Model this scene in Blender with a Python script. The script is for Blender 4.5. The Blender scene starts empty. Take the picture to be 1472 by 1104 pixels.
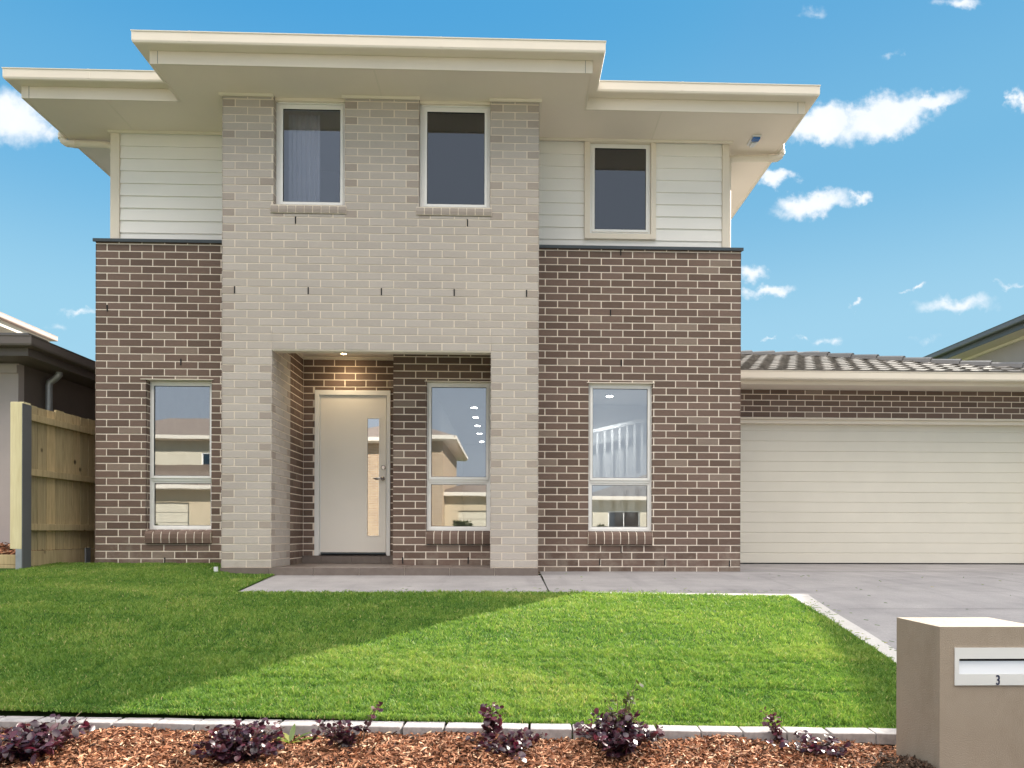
import bpy, bmesh, math, random
import numpy as np
from mathutils import Vector, Matrix
R = math.radians
random.seed(7)
S = bpy.context.scene
COL = S.collection

# ------------------------------------------------------------------ camera
cd = bpy.data.cameras.new("camera")
cam = bpy.data.objects.new("camera", cd); COL.objects.link(cam)
cam.location = (0, 0, 0.47)
cd.sensor_width = 36.0
cd.lens = 36.0 * 980 / 1472
YAW = 0.028
cam.matrix_world = (Matrix.Translation((0, 0, 0.47)) @ Matrix.Rotation(-YAW, 4, 'Z')
                    @ Matrix.Rotation(math.pi / 2, 4, 'X') @ Matrix.Rotation(0.003, 4, 'Z'))
cd.shift_x = -(759.4 - 736) / 1472
cd.shift_y = (766 - 552) / 1472
cd.clip_start = 0.05; cd.clip_end = 3000
S.camera = cam

# ------------------------------------------------------------------ sun + sky
SUN_AZ, SUN_EL = R(45), R(30)
sdir = Vector((math.sin(SUN_AZ) * math.cos(SUN_EL), math.cos(SUN_AZ) * math.cos(SUN_EL), math.sin(SUN_EL)))
ld = bpy.data.lights.new("sun", 'SUN'); sun = bpy.data.objects.new("sun", ld); COL.objects.link(sun)
ld.energy = 4.0; ld.angle = R(0.5); ld.color = (1.0, 0.93, 0.82)
sun.rotation_euler = sdir.to_track_quat('Z', 'Y').to_euler()
sun.location = (20, 20, 30)
S.view_settings.view_transform = 'Standard'; S.view_settings.look = 'None'
S.view_settings.exposure = 1.5; S.view_settings.gamma = 1.0
S.cycles.max_bounces = 6; S.cycles.transparent_max_bounces = 12
S.cycles.sample_clamp_indirect = 4.0

def world():
    w = bpy.data.worlds.new("World"); S.world = w; w.use_nodes = True
    nt = w.node_tree; N = nt.nodes; L = nt.links; N.clear()
    def nd(t, **k):
        n = N.new(t)
        for a, b in k.items(): setattr(n, a, b)
        return n
    def math_(op, a, b=None, c=None, clamp=False):
        n = nd('ShaderNodeMath', operation=op, use_clamp=clamp)
        for i, v in enumerate((a, b, c)):
            if v is None: continue
            if isinstance(v, (int, float)): n.inputs[i].default_value = v
            else: L.new(v, n.inputs[i])
        return n.outputs[0]
    def mix(f, a, b):
        n = nd('ShaderNodeMix', data_type='RGBA')
        for s, v in ((n.inputs[0], f), (n.inputs[6], a), (n.inputs[7], b)):
            if isinstance(v, (int, float)): s.default_value = v
            elif isinstance(v, tuple): s.default_value = v
            else: L.new(v, s)
        return n.outputs[2]
    out = nd('ShaderNodeOutputWorld'); bg = nd('ShaderNodeBackground'); L.new(bg.outputs[0], out.inputs[0])
    sky = nd('ShaderNodeTexSky', sky_type='NISHITA', sun_disc=False)
    sky.sun_elevation = SUN_EL; sky.sun_rotation = SUN_AZ; sky.dust_density = 0.3; sky.air_density = 1.0; sky.ozone_density = 3.0
    tc = nd('ShaderNodeTexCoord'); sp = nd('ShaderNodeSeparateXYZ'); L.new(tc.outputs['Generated'], sp.inputs[0])
    X, Y, Z = sp.outputs
    # clear deep blue falling to pale cyan at the horizon, by elevation
    cr = nd('ShaderNodeValToRGB'); L.new(Z, cr.inputs[0])
    e = cr.color_ramp.elements; cr.color_ramp.interpolation = 'EASE'
    e[0].position = 0.0; e[0].color = (1.85, 2.7, 3.1, 1)
    e[1].position = 0.62; e[1].color = (0.17, 1.24, 2.42, 1)
    q = cr.color_ramp.elements.new(0.25); q.color = (1.15, 2.25, 2.95, 1)
    q = cr.color_ramp.elements.new(0.45); q.color = (0.46, 1.60, 2.6, 1)
    lim = nd('ShaderNodeVectorMath', operation='MINIMUM'); L.new(sky.outputs[0], lim.inputs[0]); lim.inputs[1].default_value = (2.2, 2.9, 3.6)
    base = mix(0.88, lim.outputs[0], cr.outputs[0])
    # clouds: soft ellipses on the sky seen over the house, ragged by noise
    yy = math_('MAXIMUM', Y, 0.08)
    u = math_('DIVIDE', X, yy); v = math_('DIVIDE', Z, yy)
    cb = nd('ShaderNodeCombineXYZ'); L.new(u, cb.inputs[0]); L.new(v, cb.inputs[1])
    n1 = nd('ShaderNodeTexNoise'); n1.inputs['Scale'].default_value = 16; n1.inputs['Detail'].default_value = 7; n1.inputs['Roughness'].default_value = .62
    L.new(cb.outputs[0], n1.inputs[0])
    sb = nd('ShaderNodeVectorMath', operation='SUBTRACT'); L.new(n1.outputs['Color'], sb.inputs[0]); sb.inputs[1].default_value = (.5, .5, .5)
    sc = nd('ShaderNodeVectorMath', operation='MULTIPLY'); L.new(sb.outputs[0], sc.inputs[0]); sc.inputs[1].default_value = (.11, .075, 0)
    ad = nd('ShaderNodeVectorMath', operation='ADD'); L.new(cb.outputs[0], ad.inputs[0]); L.new(sc.outputs[0], ad.inputs[1])
    CL = [(0.4609,0.6068,0.060,0.026,.2,1.5),(0.5552,0.6242,0.085,0.034,.33,1.6),(0.6289,0.6496,0.055,0.017,.3,1.1),(0.3901,0.5291,0.030,0.017,0,1.3),
          (0.4508,0.4909,0.070,0.019,.22,1.2),(0.5241,0.5046,0.020,0.010,.2,.9),(-0.7132,0.5936,0.055,0.046,-.3,1.3),(-0.6740,0.5744,0.035,0.016,-.3,.7),
          (0.6707,0.7928,0.036,0.014,.1,.9),(0.4551,0.7741,0.026,0.008,.1,.35),(0.5760,0.7179,0.021,0.006,.5,.35),(0.3572,0.3864,0.024,0.016,0,.9),
          (0.3833,0.3579,0.034,0.011,.05,1.0),(0.5141,0.3430,0.010,0.005,0,.7),(0.6034,0.3700,0.016,0.005,.1,.8),(0.6668,0.3407,0.064,0.014,0,.75),
          (0.4754,0.2929,0.020,0.008,0,.6),(0.4357,0.2925,0.014,0.005,0,.5),(0.3867,0.2898,0.012,0.004,0,.5),(-0.6192,0.3239,0.030,0.007,0,.6),
          (-0.6535,0.3024,0.018,0.008,0,.4),(0.7463,0.3729,0.018,0.005,.1,.5),(0.6194,0.2924,0.024,0.006,0,.3),(0.7667,0.6545,0.014,0.022,0,.9)]
    acc = None
    for cx, cz, a, b, rot, wt in CL:
        m = nd('ShaderNodeMapping', vector_type='TEXTURE'); L.new(ad.outputs[0], m.inputs[0])
        m.inputs[1].default_value = (cx, cz, 0); m.inputs[2].default_value = (0, 0, rot); m.inputs[3].default_value = (a * 1.12, b * 1.15, 1)
        ln = nd('ShaderNodeVectorMath', operation='LENGTH'); L.new(m.outputs[0], ln.inputs[0])
        f = math_('MULTIPLY_ADD', ln.outputs['Value'], -wt, wt)
        acc = f if acc is None else math_('MAXIMUM', acc, f)
    n2 = nd('ShaderNodeTexNoise'); n2.inputs['Scale'].default_value = 55; n2.inputs['Detail'].default_value = 5; L.new(cb.outputs[0], n2.inputs[0])
    acc = math_('ADD', acc, math_('MULTIPLY_ADD', n2.outputs[0], .3, -.15))
    mr = nd('ShaderNodeMapRange', interpolation_type='SMOOTHSTEP'); L.new(acc, mr.inputs[0]); mr.inputs[1].default_value = .02; mr.inputs[2].default_value = .82
    front = math_('MULTIPLY', mr.outputs[0], math_('GREATER_THAN', Y, 0.1))
    # bright warm cloud added behind the camera to fill light the shaded front walls
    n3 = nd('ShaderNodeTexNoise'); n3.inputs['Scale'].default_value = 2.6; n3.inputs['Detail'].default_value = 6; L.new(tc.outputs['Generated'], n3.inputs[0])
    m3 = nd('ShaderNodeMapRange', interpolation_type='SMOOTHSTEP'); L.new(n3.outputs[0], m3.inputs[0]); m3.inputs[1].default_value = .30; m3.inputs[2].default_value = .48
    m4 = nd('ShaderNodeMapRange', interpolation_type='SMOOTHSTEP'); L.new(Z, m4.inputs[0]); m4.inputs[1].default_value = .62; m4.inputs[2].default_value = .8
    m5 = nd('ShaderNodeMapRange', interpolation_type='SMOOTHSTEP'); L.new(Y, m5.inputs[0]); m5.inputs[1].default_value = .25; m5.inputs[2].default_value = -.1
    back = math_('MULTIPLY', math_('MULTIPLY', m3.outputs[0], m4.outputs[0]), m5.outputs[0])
    shade = mix(n1.outputs[0], (3.1, 3.35, 3.7, 1), (4.2, 4.2, 4.15, 1))
    base = mix(math_('MULTIPLY', m5.outputs[0], .75), base, (2.7, 2.75, 2.95, 1))
    c = mix(math_('MULTIPLY', front, .93), base, shade)
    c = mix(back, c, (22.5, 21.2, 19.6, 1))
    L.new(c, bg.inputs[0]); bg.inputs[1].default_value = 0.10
world()

# ------------------------------------------------------------------ materials
MATS = {}
def nodes(name):
    m = bpy.data.materials.new(name); m.use_nodes = True
    nt = m.node_tree; b = nt.nodes['Principled BSDF']
    return m, nt, b
def setp(b, rough=.6, spec=.5, metal=0.0, col=None):
    b.inputs['Roughness'].default_value = rough; b.inputs['Specular IOR Level'].default_value = spec
    b.inputs['Metallic'].default_value = metal
    if col: b.inputs['Base Color'].default_value = (*col, 1)
def coords(nt, scale=(1, 1, 1)):
    t = nt.nodes.new('ShaderNodeTexCoord'); m = nt.nodes.new('ShaderNodeMapping'); m.inputs[3].default_value = scale
    nt.links.new(t.outputs['Object'], m.inputs[0]); return m.outputs[0]
def noise(nt, vec, scale, detail=4, rough=.55):
    n = nt.nodes.new('ShaderNodeTexNoise'); n.inputs['Scale'].default_value = scale
    n.inputs['Detail'].default_value = detail; n.inputs['Roughness'].default_value = rough
    nt.links.new(vec, n.inputs[0]); return n.outputs[0]
def ramp(nt, fac, stops):
    r = nt.nodes.new('ShaderNodeValToRGB'); nt.links.new(fac, r.inputs[0])
    e = r.color_ramp.elements
    while len(e) < len(stops): e.new(.5)
    for i, (p, c) in enumerate(stops): e[i].position = p; e[i].color = (*c, 1)
    return r.outputs[0]
def mixc(nt, f, a, b, mode='MIX'):
    n = nt.nodes.new('ShaderNodeMix'); n.data_type = 'RGBA'; n.blend_type = mode
    for s, v in ((n.inputs[0], f), (n.inputs[6], a), (n.inputs[7], b)):
        if isinstance(v, (int, float)): s.default_value = v
        elif isinstance(v, tuple): s.default_value = (*v, 1)
        else: nt.links.new(v, s)
    return n.outputs[2]
def bump(nt, b, h, strength=.3, dist=.01):
    n = nt.nodes.new('ShaderNodeBump'); n.inputs['Strength'].default_value = strength; n.inputs['Distance'].default_value = dist
    nt.links.new(h, n.inputs['Height']); nt.links.new(n.outputs[0], b.inputs['Normal'])
def attr(nt, name='rnd'):
    a = nt.nodes.new('ShaderNodeAttribute'); a.attribute_name = name; return a.outputs['Fac']

def plain(name, col, rough=.6, var=.06, nscale=3.0, metal=0.0, spec=.5, bmp=0.0, bscale=60, scale=(1, 1, 1)):
    if name in MATS: return MATS[name]
    m, nt, b = nodes(name); setp(b, rough, spec, metal)
    v = coords(nt, scale)
    n = noise(nt, v, nscale, 5)
    lo = tuple(c * (1 - var) for c in col); hi = tuple(min(1, c * (1 + var)) for c in col)
    nt.links.new(ramp(nt, n, [(.3, lo), (.7, hi)]), b.inputs['Base Color'])
    if bmp: bump(nt, b, noise(nt, v, bscale, 3), bmp, .004)
    MATS[name] = m; return m

def brickmat(name, stops, rough=.75, speck=.12):
    m, nt, b = nodes(name); setp(b, rough, .35)
    v = coords(nt)
    c = ramp(nt, attr(nt), stops)
    n = noise(nt, coords(nt, (3, 3, 16)), 9, 6, .65)
    n2 = noise(nt, v, .9, 4)
    c = mixc(nt, 1.0, c, ramp(nt, n, [(.3, (1 - speck,) * 3), (.7, (1 + speck,) * 3)]), 'MULTIPLY')
    c = mixc(nt, 1.0, c, ramp(nt, n2, [(.3, (.94, .94, .95)), (.7, (1.05, 1.04, 1.02))]), 'MULTIPLY')
    # efflorescence and splash dirt: patches with their own outline, thickest on the lowest courses
    sz = nt.nodes.new('ShaderNodeSeparateXYZ'); nt.links.new(v, sz.inputs[0])
    mr = nt.nodes.new('ShaderNodeMapRange'); nt.links.new(sz.outputs[2], mr.inputs[0]); mr.inputs[1].default_value = .55; mr.inputs[2].default_value = 0; mr.inputs[3].default_value = -.12; mr.inputs[4].default_value = .16
    ad = nt.nodes.new('ShaderNodeMath'); ad.operation = 'ADD'; nt.links.new(noise(nt, v, 5, 7, .7), ad.inputs[0]); nt.links.new(mr.outputs[0], ad.inputs[1])
    c = mixc(nt, ramp(nt, ad.outputs[0], [(.56, (0, 0, 0)), (.74, (.45, .45, .45))]), c, (.33, .28, .23))
    nt.links.new(c, b.inputs['Base Color'])
    bump(nt, b, noise(nt, v, 140, 4), .35, .003)
    MATS[name] = m; return m
brickmat('dark_brick', [(0, (.128, .086, .067)), (.45, (.168, .113, .090)), (.85, (.196, .135, .109)), (1, (.245, .188, .152))])
brickmat('light_brick', [(0, (.35, .298, .262)), (.24, (.385, .335, .298)), (.26, (.425, .382, .347)), (1, (.475, .432, .395))], speck=.06)
plain('mortar', (.90, .80, .69), .9, .08, 6, bmp=.3, bscale=200)
plain('light_mortar', (.74, .66, .56), .9, .06, 6, bmp=.3, bscale=200)
plain('cream', (.80, .72, .61), .5, .035, 1.5, bmp=.04)
plain('soffit', (.86, .765, .665), .7, .04, .8, bmp=.05)
plain('cladding', (.87, .85, .815), .55, .03, 1.2, bmp=.08, bscale=90)
plain('frame', (.84, .83, .81), .4, .02, 2)
plain('door_paint', (.84, .79, .72), .45, .02, 2)
plain('flashing', (.045, .058, .068), .45, .1, 4)
plain('black', (.01, .01, .012), .9, .1, 4)
plain('steel', (.60, .60, .62), .22, .08, 10, metal=1.0)
plain('galv', (.40, .43, .47), .5, .12, 12, metal=.6)
plain('garage_panel', (.74, .70, .61), .5, .03, 2, bmp=.05)
plain('plaster', (.78, .77, .75), .8, .03, 1)
plain('timber_floor', (.25, .16, .09), .4, .2, 2)
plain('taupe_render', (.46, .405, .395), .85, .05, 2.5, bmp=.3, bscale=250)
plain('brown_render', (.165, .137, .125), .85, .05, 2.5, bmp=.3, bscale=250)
plain('fascia_brown', (.13, .11, .10), .5, .05, 2)
plain('beige_render', (.55, .45, .31), .85, .05, 1.5)
plain('cream_render', (.62, .56, .44), .85, .05, 1.5)
plain('beige_soffit', (.72, .62, .54), .7, .04, 1)
plain('far_gutter', (.42, .31, .27), .5, .04, 2)
plain('grey_gutter', (.12, .125, .135), .4, .05, 2)
plain('white_plastic', (.75, .75, .77), .35, .02, 5)
plain('blue_lens', (.02, .13, .42), .12, .05, 5)
plain('dark_tile', (.10, .098, .10), .6, .15, 4, bmp=.2)
plain('brown_tile', (.17, .125, .095), .6, .2, 4)
plain('asphalt', (.055, .055, .055), .9, .2, 2, bmp=.4)
plain('bark', (.09, .06, .04), .9, .2, 10)

def mk():
    # roof tile: grey concrete, each tile its own tone
    m, nt, b = nodes('roof_tile'); setp(b, .75, .3)
    c = ramp(nt, attr(nt), [(0, (.15, .14, .125)), (1, (.25, .23, .21))])
    c = mixc(nt, 1.0, c, ramp(nt, noise(nt, coords(nt), 12, 5), [(.3, (.8, .8, .8)), (.7, (1.15, 1.15, 1.15))]), 'MULTIPLY')
    nt.links.new(c, b.inputs['Base Color']); bump(nt, b, noise(nt, coords(nt), 90, 3), .3, .004); MATS['roof_tile'] = m
    # letterbox render
    m, nt, b = nodes('letterbox_render'); setp(b, .85, .3)
    v = coords(nt)
    c = ramp(nt, noise(nt, v, 5, 6, .6), [(.25, (.33, .272, .212)), (.75, (.375, .315, .25))])
    nt.links.new(c, b.inputs['Base Color'])
    c = mixc(nt, 1.0, c, ramp(nt, noise(nt, coords(nt, (3, 3, 1)), 2.2, 7, .7), [(.5, (1, 1, 1)), (.72, (.86, .85, .83))]), 'MULTIPLY'); nt.links.new(c, b.inputs['Base Color'])
    bump(nt, b, noise(nt, v, 260, 4, .7), .9, .004); MATS['letterbox_render'] = m
    # porch tile
    m, nt, b = nodes('porch_tile'); setp(b, .4, .5)
    c = ramp(nt, noise(nt, coords(nt), 14, 6), [(.3, (.150, .120, .105)), (.7, (.185, .152, .135))])
    nt.links.new(c, b.inputs['Base Color']); MATS['porch_tile'] = m
    # concrete
    for nm, lo, hi in (('concrete', (.215, .205, .21), (.315, .30, .30)), ('pale_concrete', (.42, .40, .38), (.52, .50, .48))):
        m, nt, b = nodes(nm); setp(b, .8, .3)
        v = coords(nt)
        c = ramp(nt, noise(nt, v, 1.6, 7, .62), [(.28, lo), (.72, hi)])
        c = mixc(nt, 1.0, c, ramp(nt, noise(nt, v, 90, 3), [(.3, (.9, .9, .9)), (.7, (1.08, 1.08, 1.08))]), 'MULTIPLY')
        st = ramp(nt, noise(nt, coords(nt, (1, 3, 1)), 1.1, 5, .7), [(.50, (1, 1, 1)), (.74, (.82, .81, .83))])
        c = mixc(nt, 1.0, c, st, 'MULTIPLY')
        c = mixc(nt, 1.0, c, ramp(nt, noise(nt, coords(nt, (5, .35, 1)), 1.3, 4, .6), [(.52, (1, 1, 1)), (.70, (.86, .86, .87))]), 'MULTIPLY')
        vo = nt.nodes.new('ShaderNodeTexVoronoi'); vo.inputs['Scale'].default_value = 2.3; nt.links.new(v, vo.inputs[0])
        c = mixc(nt, 1.0, c, ramp(nt, vo.outputs['Distance'], [(.03, (.72, .71, .70)), (.09, (1, 1, 1))]), 'MULTIPLY')
        nt.links.new(c, b.inputs['Base Color']); bump(nt, b, noise(nt, v, 220, 4), .4, .003); MATS[nm] = m
    m, nt, b = nodes('paver'); setp(b, .85, .3)
    v = coords(nt)
    c = ramp(nt, noise(nt, v, 30, 5), [(.3, (.27, .25, .25)), (.7, (.40, .375, .37))])
    nt.links.new(c, b.inputs['Base Color']); bump(nt, b, noise(nt, v, 300, 3), .5, .003); MATS['paver'] = m
    # soil / turf thatch under the blades
    m, nt, b = nodes('turf_base'); setp(b, 1, .1)
    c = ramp(nt, noise(nt, coords(nt), 40, 4), [(.3, (.020, .050, .008)), (.7, (.045, .095, .015))])
    nt.links.new(c, b.inputs['Base Color']); MATS['turf_base'] = m
    m, nt, b = nodes('far_grass'); setp(b, 1, .1)
    c = ramp(nt, noise(nt, coords(nt), .3, 8), [(.3, (.05, .09, .02)), (.7, (.10, .14, .04))])
    nt.links.new(c, b.inputs['Base Color']); MATS['far_grass'] = m
    m, nt, b = nodes('soil'); setp(b, 1, .1)
    c = ramp(nt, noise(nt, coords(nt), 60, 5), [(.3, (.035, .018, .010)), (.7, (.10, .05, .028))])
    nt.links.new(c, b.inputs['Base Color']); bump(nt, b, noise(nt, coords(nt), 80, 4), .8, .01); MATS['soil'] = m
    # leafy materials: diffuse + translucent
    def leafy(nm, stops, trans, tcol, rough, spec):
        m, nt, b = nodes(nm); setp(b, rough, spec)
        c = ramp(nt, attr(nt), stops); nt.links.new(c, b.inputs['Base Color'])
        t = nt.nodes.new('ShaderNodeBsdfTranslucent'); nt.links.new(mixc(nt, 1.0, c, tcol, 'MULTIPLY'), t.inputs[0])
        mx = nt.nodes.new('ShaderNodeMixShader'); mx.inputs[0].default_value = trans
        nt.links.new(b.outputs[0], mx.inputs[1]); nt.links.new(t.outputs[0], mx.inputs[2])
        nt.links.new(mx.outputs[0], nt.nodes['Material Output'].inputs[0]); MATS[nm] = m
    leafy('grass_blade', [(0, (.065, .160, .030)), (.5, (.180, .305, .060)), (.9, (.31, .39, .095)), (1, (.52, .46, .22))], .38, (1.3, 1.35, .8), .55, .25)
    leafy('purple_leaf', [(0, (.022, .010, .016)), (.6, (.050, .018, .032)), (.9, (.11, .030, .045)), (1, (.09, .085, .03))], .22, (1.6, .7, 1.0), .33, .6)
    leafy('olive_leaf', [(0, (.04, .05, .018)), (1, (.10, .11, .04))], .3, (1.2, 1.3, .7), .6, .2)
    leafy('strap_leaf', [(0, (.10, .16, .03)), (.6, (.20, .26, .06)), (1, (.36, .34, .10))], .35, (1.2, 1.3, .6), .4, .5)
    m, nt, b = nodes('mulch_chip'); setp(b, .8, .3)
    c = ramp(nt, attr(nt), [(0, (.035, .015, .009)), (.35, (.16, .066, .034)), (.7, (.45, .20, .105)), (.93, (.66, .40, .25)), (1, (.75, .55, .36))])
    nt.links.new(c, b.inputs['Base Color']); MATS['mulch_chip'] = m
    m, nt, b = nodes('dry_mulch'); setp(b, .9, .2)
    c = ramp(nt, attr(nt), [(0, (.035, .022, .016)), (1, (.14, .095, .07))]); nt.links.new(c, b.inputs['Base Color']); MATS['dry_mulch'] = m
    # treated pine
    for nm, lo, hi, kn in (('pine', (.66, .57, .33), (.80, .72, .46), (.17, .11, .05)), ('paling', (.36, .28, .155), (.58, .46, .27), (.07, .05, .025))):
        m, nt, b = nodes(nm); setp(b, .8, .3)
        v = coords(nt, (9, 9, .7)); g = noise(nt, v, 5, 6, .6)
        c = ramp(nt, g, [(.25, lo), (.75, hi)])
        if nm == 'paling':
            c = mixc(nt, 1.0, c, ramp(nt, attr(nt), [(0, (.75, .78, .8)), (1, (1.25, 1.2, 1.15))]), 'MULTIPLY')
        vo = nt.nodes.new('ShaderNodeTexVoronoi'); vo.inputs['Scale'].default_value = 3.2; nt.links.new(coords(nt, (1, 1, .8)), vo.inputs[0])
        k = ramp(nt, vo.outputs['Distance'], [(.05, (1, 1, 1)), (.10, (0, 0, 0))])
        c = mixc(nt, k, c, kn)
        nt.links.new(c, b.inputs['Base Color']); bump(nt, b, g, .3, .004); MATS[nm] = m
    # coated window glass: clear pane that also mirrors
    for nm, base, tint in (('window_glass', .27, (.80, .85, .90)), ('dark_glass', .085, (.42, .44, .50)), ('sheer_glass', .085, (.80, .82, .88)), ('mirror_glass', .55, (.7, .72, .75))):
        m = bpy.data.materials.new(nm); m.use_nodes = True; nt = m.node_tree; nt.nodes.clear()
        o = nt.nodes.new('ShaderNodeOutputMaterial'); mx = nt.nodes.new('ShaderNodeMixShader')
        tr = nt.nodes.new('ShaderNodeBsdfTransparent'); tr.inputs[0].default_value = (*tint, 1)
        gl = nt.nodes.new('ShaderNodeBsdfGlossy'); gl.inputs['Roughness'].default_value = 0.0; gl.inputs[0].default_value = (.93, .94, .96, 1)
        v = coords(nt); bp = nt.nodes.new('ShaderNodeBump'); bp.inputs['Strength'].default_value = .02; bp.inputs['Distance'].default_value = .01
        nt.links.new(noise(nt, v, 2.2, 1), bp.inputs['Height']); nt.links.new(bp.outputs[0], gl.inputs['Normal'])
        fr = nt.nodes.new('ShaderNodeFresnel'); fr.inputs[0].default_value = 1.5
        ma = nt.nodes.new('ShaderNodeMath'); ma.operation = 'ADD'; ma.use_clamp = True; nt.links.new(fr.outputs[0], ma.inputs[0]); ma.inputs[1].default_value = base
        nt.links.new(ma.outputs[0], mx.inputs[0]); nt.links.new(tr.outputs[0], mx.inputs[1]); nt.links.new(gl.outputs[0], mx.inputs[2])
        nt.links.new(mx.outputs[0], o.inputs[0]); MATS[nm] = m
    m, nt, b = nodes('lamp_glow'); setp(b, .5); b.inputs['Emission Color'].default_value = (1, .93, .8, 1); b.inputs['Emission Strength'].default_value = 14; MATS['lamp_glow'] = m
    m, nt, b = nodes('porch_glow'); setp(b, .5); b.inputs['Emission Color'].default_value = (1, .72, .38, 1); b.inputs['Emission Strength'].default_value = 40; MATS['porch_glow'] = m
    # procedural brick (for the far houses only)
    m, nt, b = nodes('far_brick'); setp(b, .85, .2)
    t = nt.nodes.new('ShaderNodeTexCoord'); sx = nt.nodes.new('ShaderNodeSeparateXYZ'); nt.links.new(t.outputs['Object'], sx.inputs[0])
    cc = nt.nodes.new('ShaderNodeCombineXYZ'); ad = nt.nodes.new('ShaderNodeMath'); ad.operation = 'ADD'
    nt.links.new(sx.outputs[0], ad.inputs[0]); nt.links.new(sx.outputs[1], ad.inputs[1]); nt.links.new(ad.outputs[0], cc.inputs[0]); nt.links.new(sx.outputs[2], cc.inputs[1])
    bt = nt.nodes.new('ShaderNodeTexBrick'); nt.links.new(cc.outputs[0], bt.inputs[0]); bt.inputs['Scale'].default_value = 1
    bt.inputs['Brick Width'].default_value = .24; bt.inputs['Row Height'].default_value = .086; bt.inputs['Mortar Size'].default_value = .008
    bt.inputs['Color1'].default_value = (.36, .24, .15, 1); bt.inputs['Color2'].default_value = (.47, .33, .20, 1); bt.inputs['Mortar'].default_value = (.55, .50, .42, 1)
    nt.links.new(bt.outputs[0], b.inputs['Base Color']); MATS['far_brick'] = m
mk()

# ------------------------------------------------------------------ mesh helpers
class MB:
    def __init__(s): s.v = []; s.f = []; s.r = []
    def poly(s, pts, r=0.5):
        i = len(s.v); s.v += [tuple(p) for p in pts]; s.r += [r] * len(pts); s.f.append(tuple(range(i, i + len(pts))))
    def box(s, x0, x1, y0, y1, z0, z1, r=0.5, M=None):
        P = [(x0, y0, z0), (x1, y0, z0), (x1, y1, z0), (x0, y1, z0), (x0, y0, z1), (x1, y0, z1), (x1, y1, z1), (x0, y1, z1)]
        if M is not None: P = [tuple(M @ Vector(p)) for p in P]
        i = len(s.v); s.v += P; s.r += [r] * 8
        for q in ((0, 3, 2, 1), (4, 5, 6, 7), (0, 1, 5, 4), (1, 2, 6, 5), (2, 3, 7, 6), (3, 0, 4, 7)): s.f.append(tuple(i + k for k in q))
        return s
    def prism(s, prof, a, b, axis='x', r=0.5):
        # prof: (p,q) polygon in the plane across the axis, extruded from a to b
        def P(t, p, q): return (t, p, q) if axis == 'x' else ((p, t, q) if axis == 'y' else (p, q, t))
        n = len(prof); i = len(s.v)
        s.v += [P(a, *p) for p in prof] + [P(b, *p) for p in prof]; s.r += [r] * (2 * n)
        s.f.append(tuple(i + k for k in range(n))); s.f.append(tuple(i + n + k for k in reversed(range(n))))
        for k in range(n): s.f.append((i + k, i + n + k, i + n + (k + 1) % n, i + (k + 1) % n))
        return s
    def tube(s, pts, rad, seg=10, r=0.5, caps=True):
        pts = [Vector(p) for p in pts]; rings = []
        if not isinstance(rad, (list, tuple)): rad = [rad] * len(pts)
        up = None
        for k, p in enumerate(pts):
            d = (pts[min(k + 1, len(pts) - 1)] - pts[max(k - 1, 0)]).normalized()
            ref = Vector((0, 0, 1)) if abs(d.z) < .9 else Vector((0, 1, 0))
            a = d.cross(ref).normalized() if up is None else (up - d * up.dot(d)).normalized()
            up = a; b = d.cross(a); i = len(s.v)
            for q in range(seg):
                t = 2 * math.pi * q / seg; s.v.append(tuple(p + (a * math.cos(t) + b * math.sin(t)) * rad[k])); s.r.append(r)
            rings.append(i)
        for A, B in zip(rings, rings[1:]):
            for q in range(seg): s.f.append((A + q, A + (q + 1) % seg, B + (q + 1) % seg, B + q))
        if caps:
            s.f.append(tuple(rings[0] + q for q in reversed(range(seg)))); s.f.append(tuple(rings[-1] + q for q in range(seg)))
        return s
    def build(s, name, mat, parent=None, smooth=False, bevel=0, normals=True):
        me = bpy.data.meshes.new(name); me.from_pydata(s.v, [], s.f)
        a = me.attributes.new('rnd', 'FLOAT', 'POINT'); a.data.foreach_set('value', s.r)
        me.materials.append(MATS[mat] if isinstance(mat, str) else mat)
        if normals:
            bm = bmesh.new(); bm.from_mesh(me); bmesh.ops.recalc_face_normals(bm, faces=bm.faces); bm.to_mesh(me); bm.free()
        if smooth: me.polygons.foreach_set('use_smooth', [True] * len(me.polygons))
        o = bpy.data.objects.new(name, me); COL.objects.link(o)
        if parent is not None: o.parent = parent
        if bevel:
            md = o.modifiers.new('bevel', 'BEVEL'); md.width = bevel; md.segments = 2; md.limit_method = 'ANGLE'
        return o

def thing(name, label, cat, group=None, loc=(0, 0, 0)):
    o = bpy.data.objects.new(name, None); COL.objects.link(o); o.location = loc; o.empty_display_size = .2
    o['label'] = label; o['category'] = cat
    if group: o['group'] = group
    return o
def tag(o, label, cat, group=None):
    o['label'] = label; o['category'] = cat
    if group: o['group'] = group
    return o
def struct(o): o['kind'] = 'structure'; return o
def stuff(o, label=None, cat=None):
    o['kind'] = 'stuff'
    if label: o['label'] = label; o['category'] = cat
    return o

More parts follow.
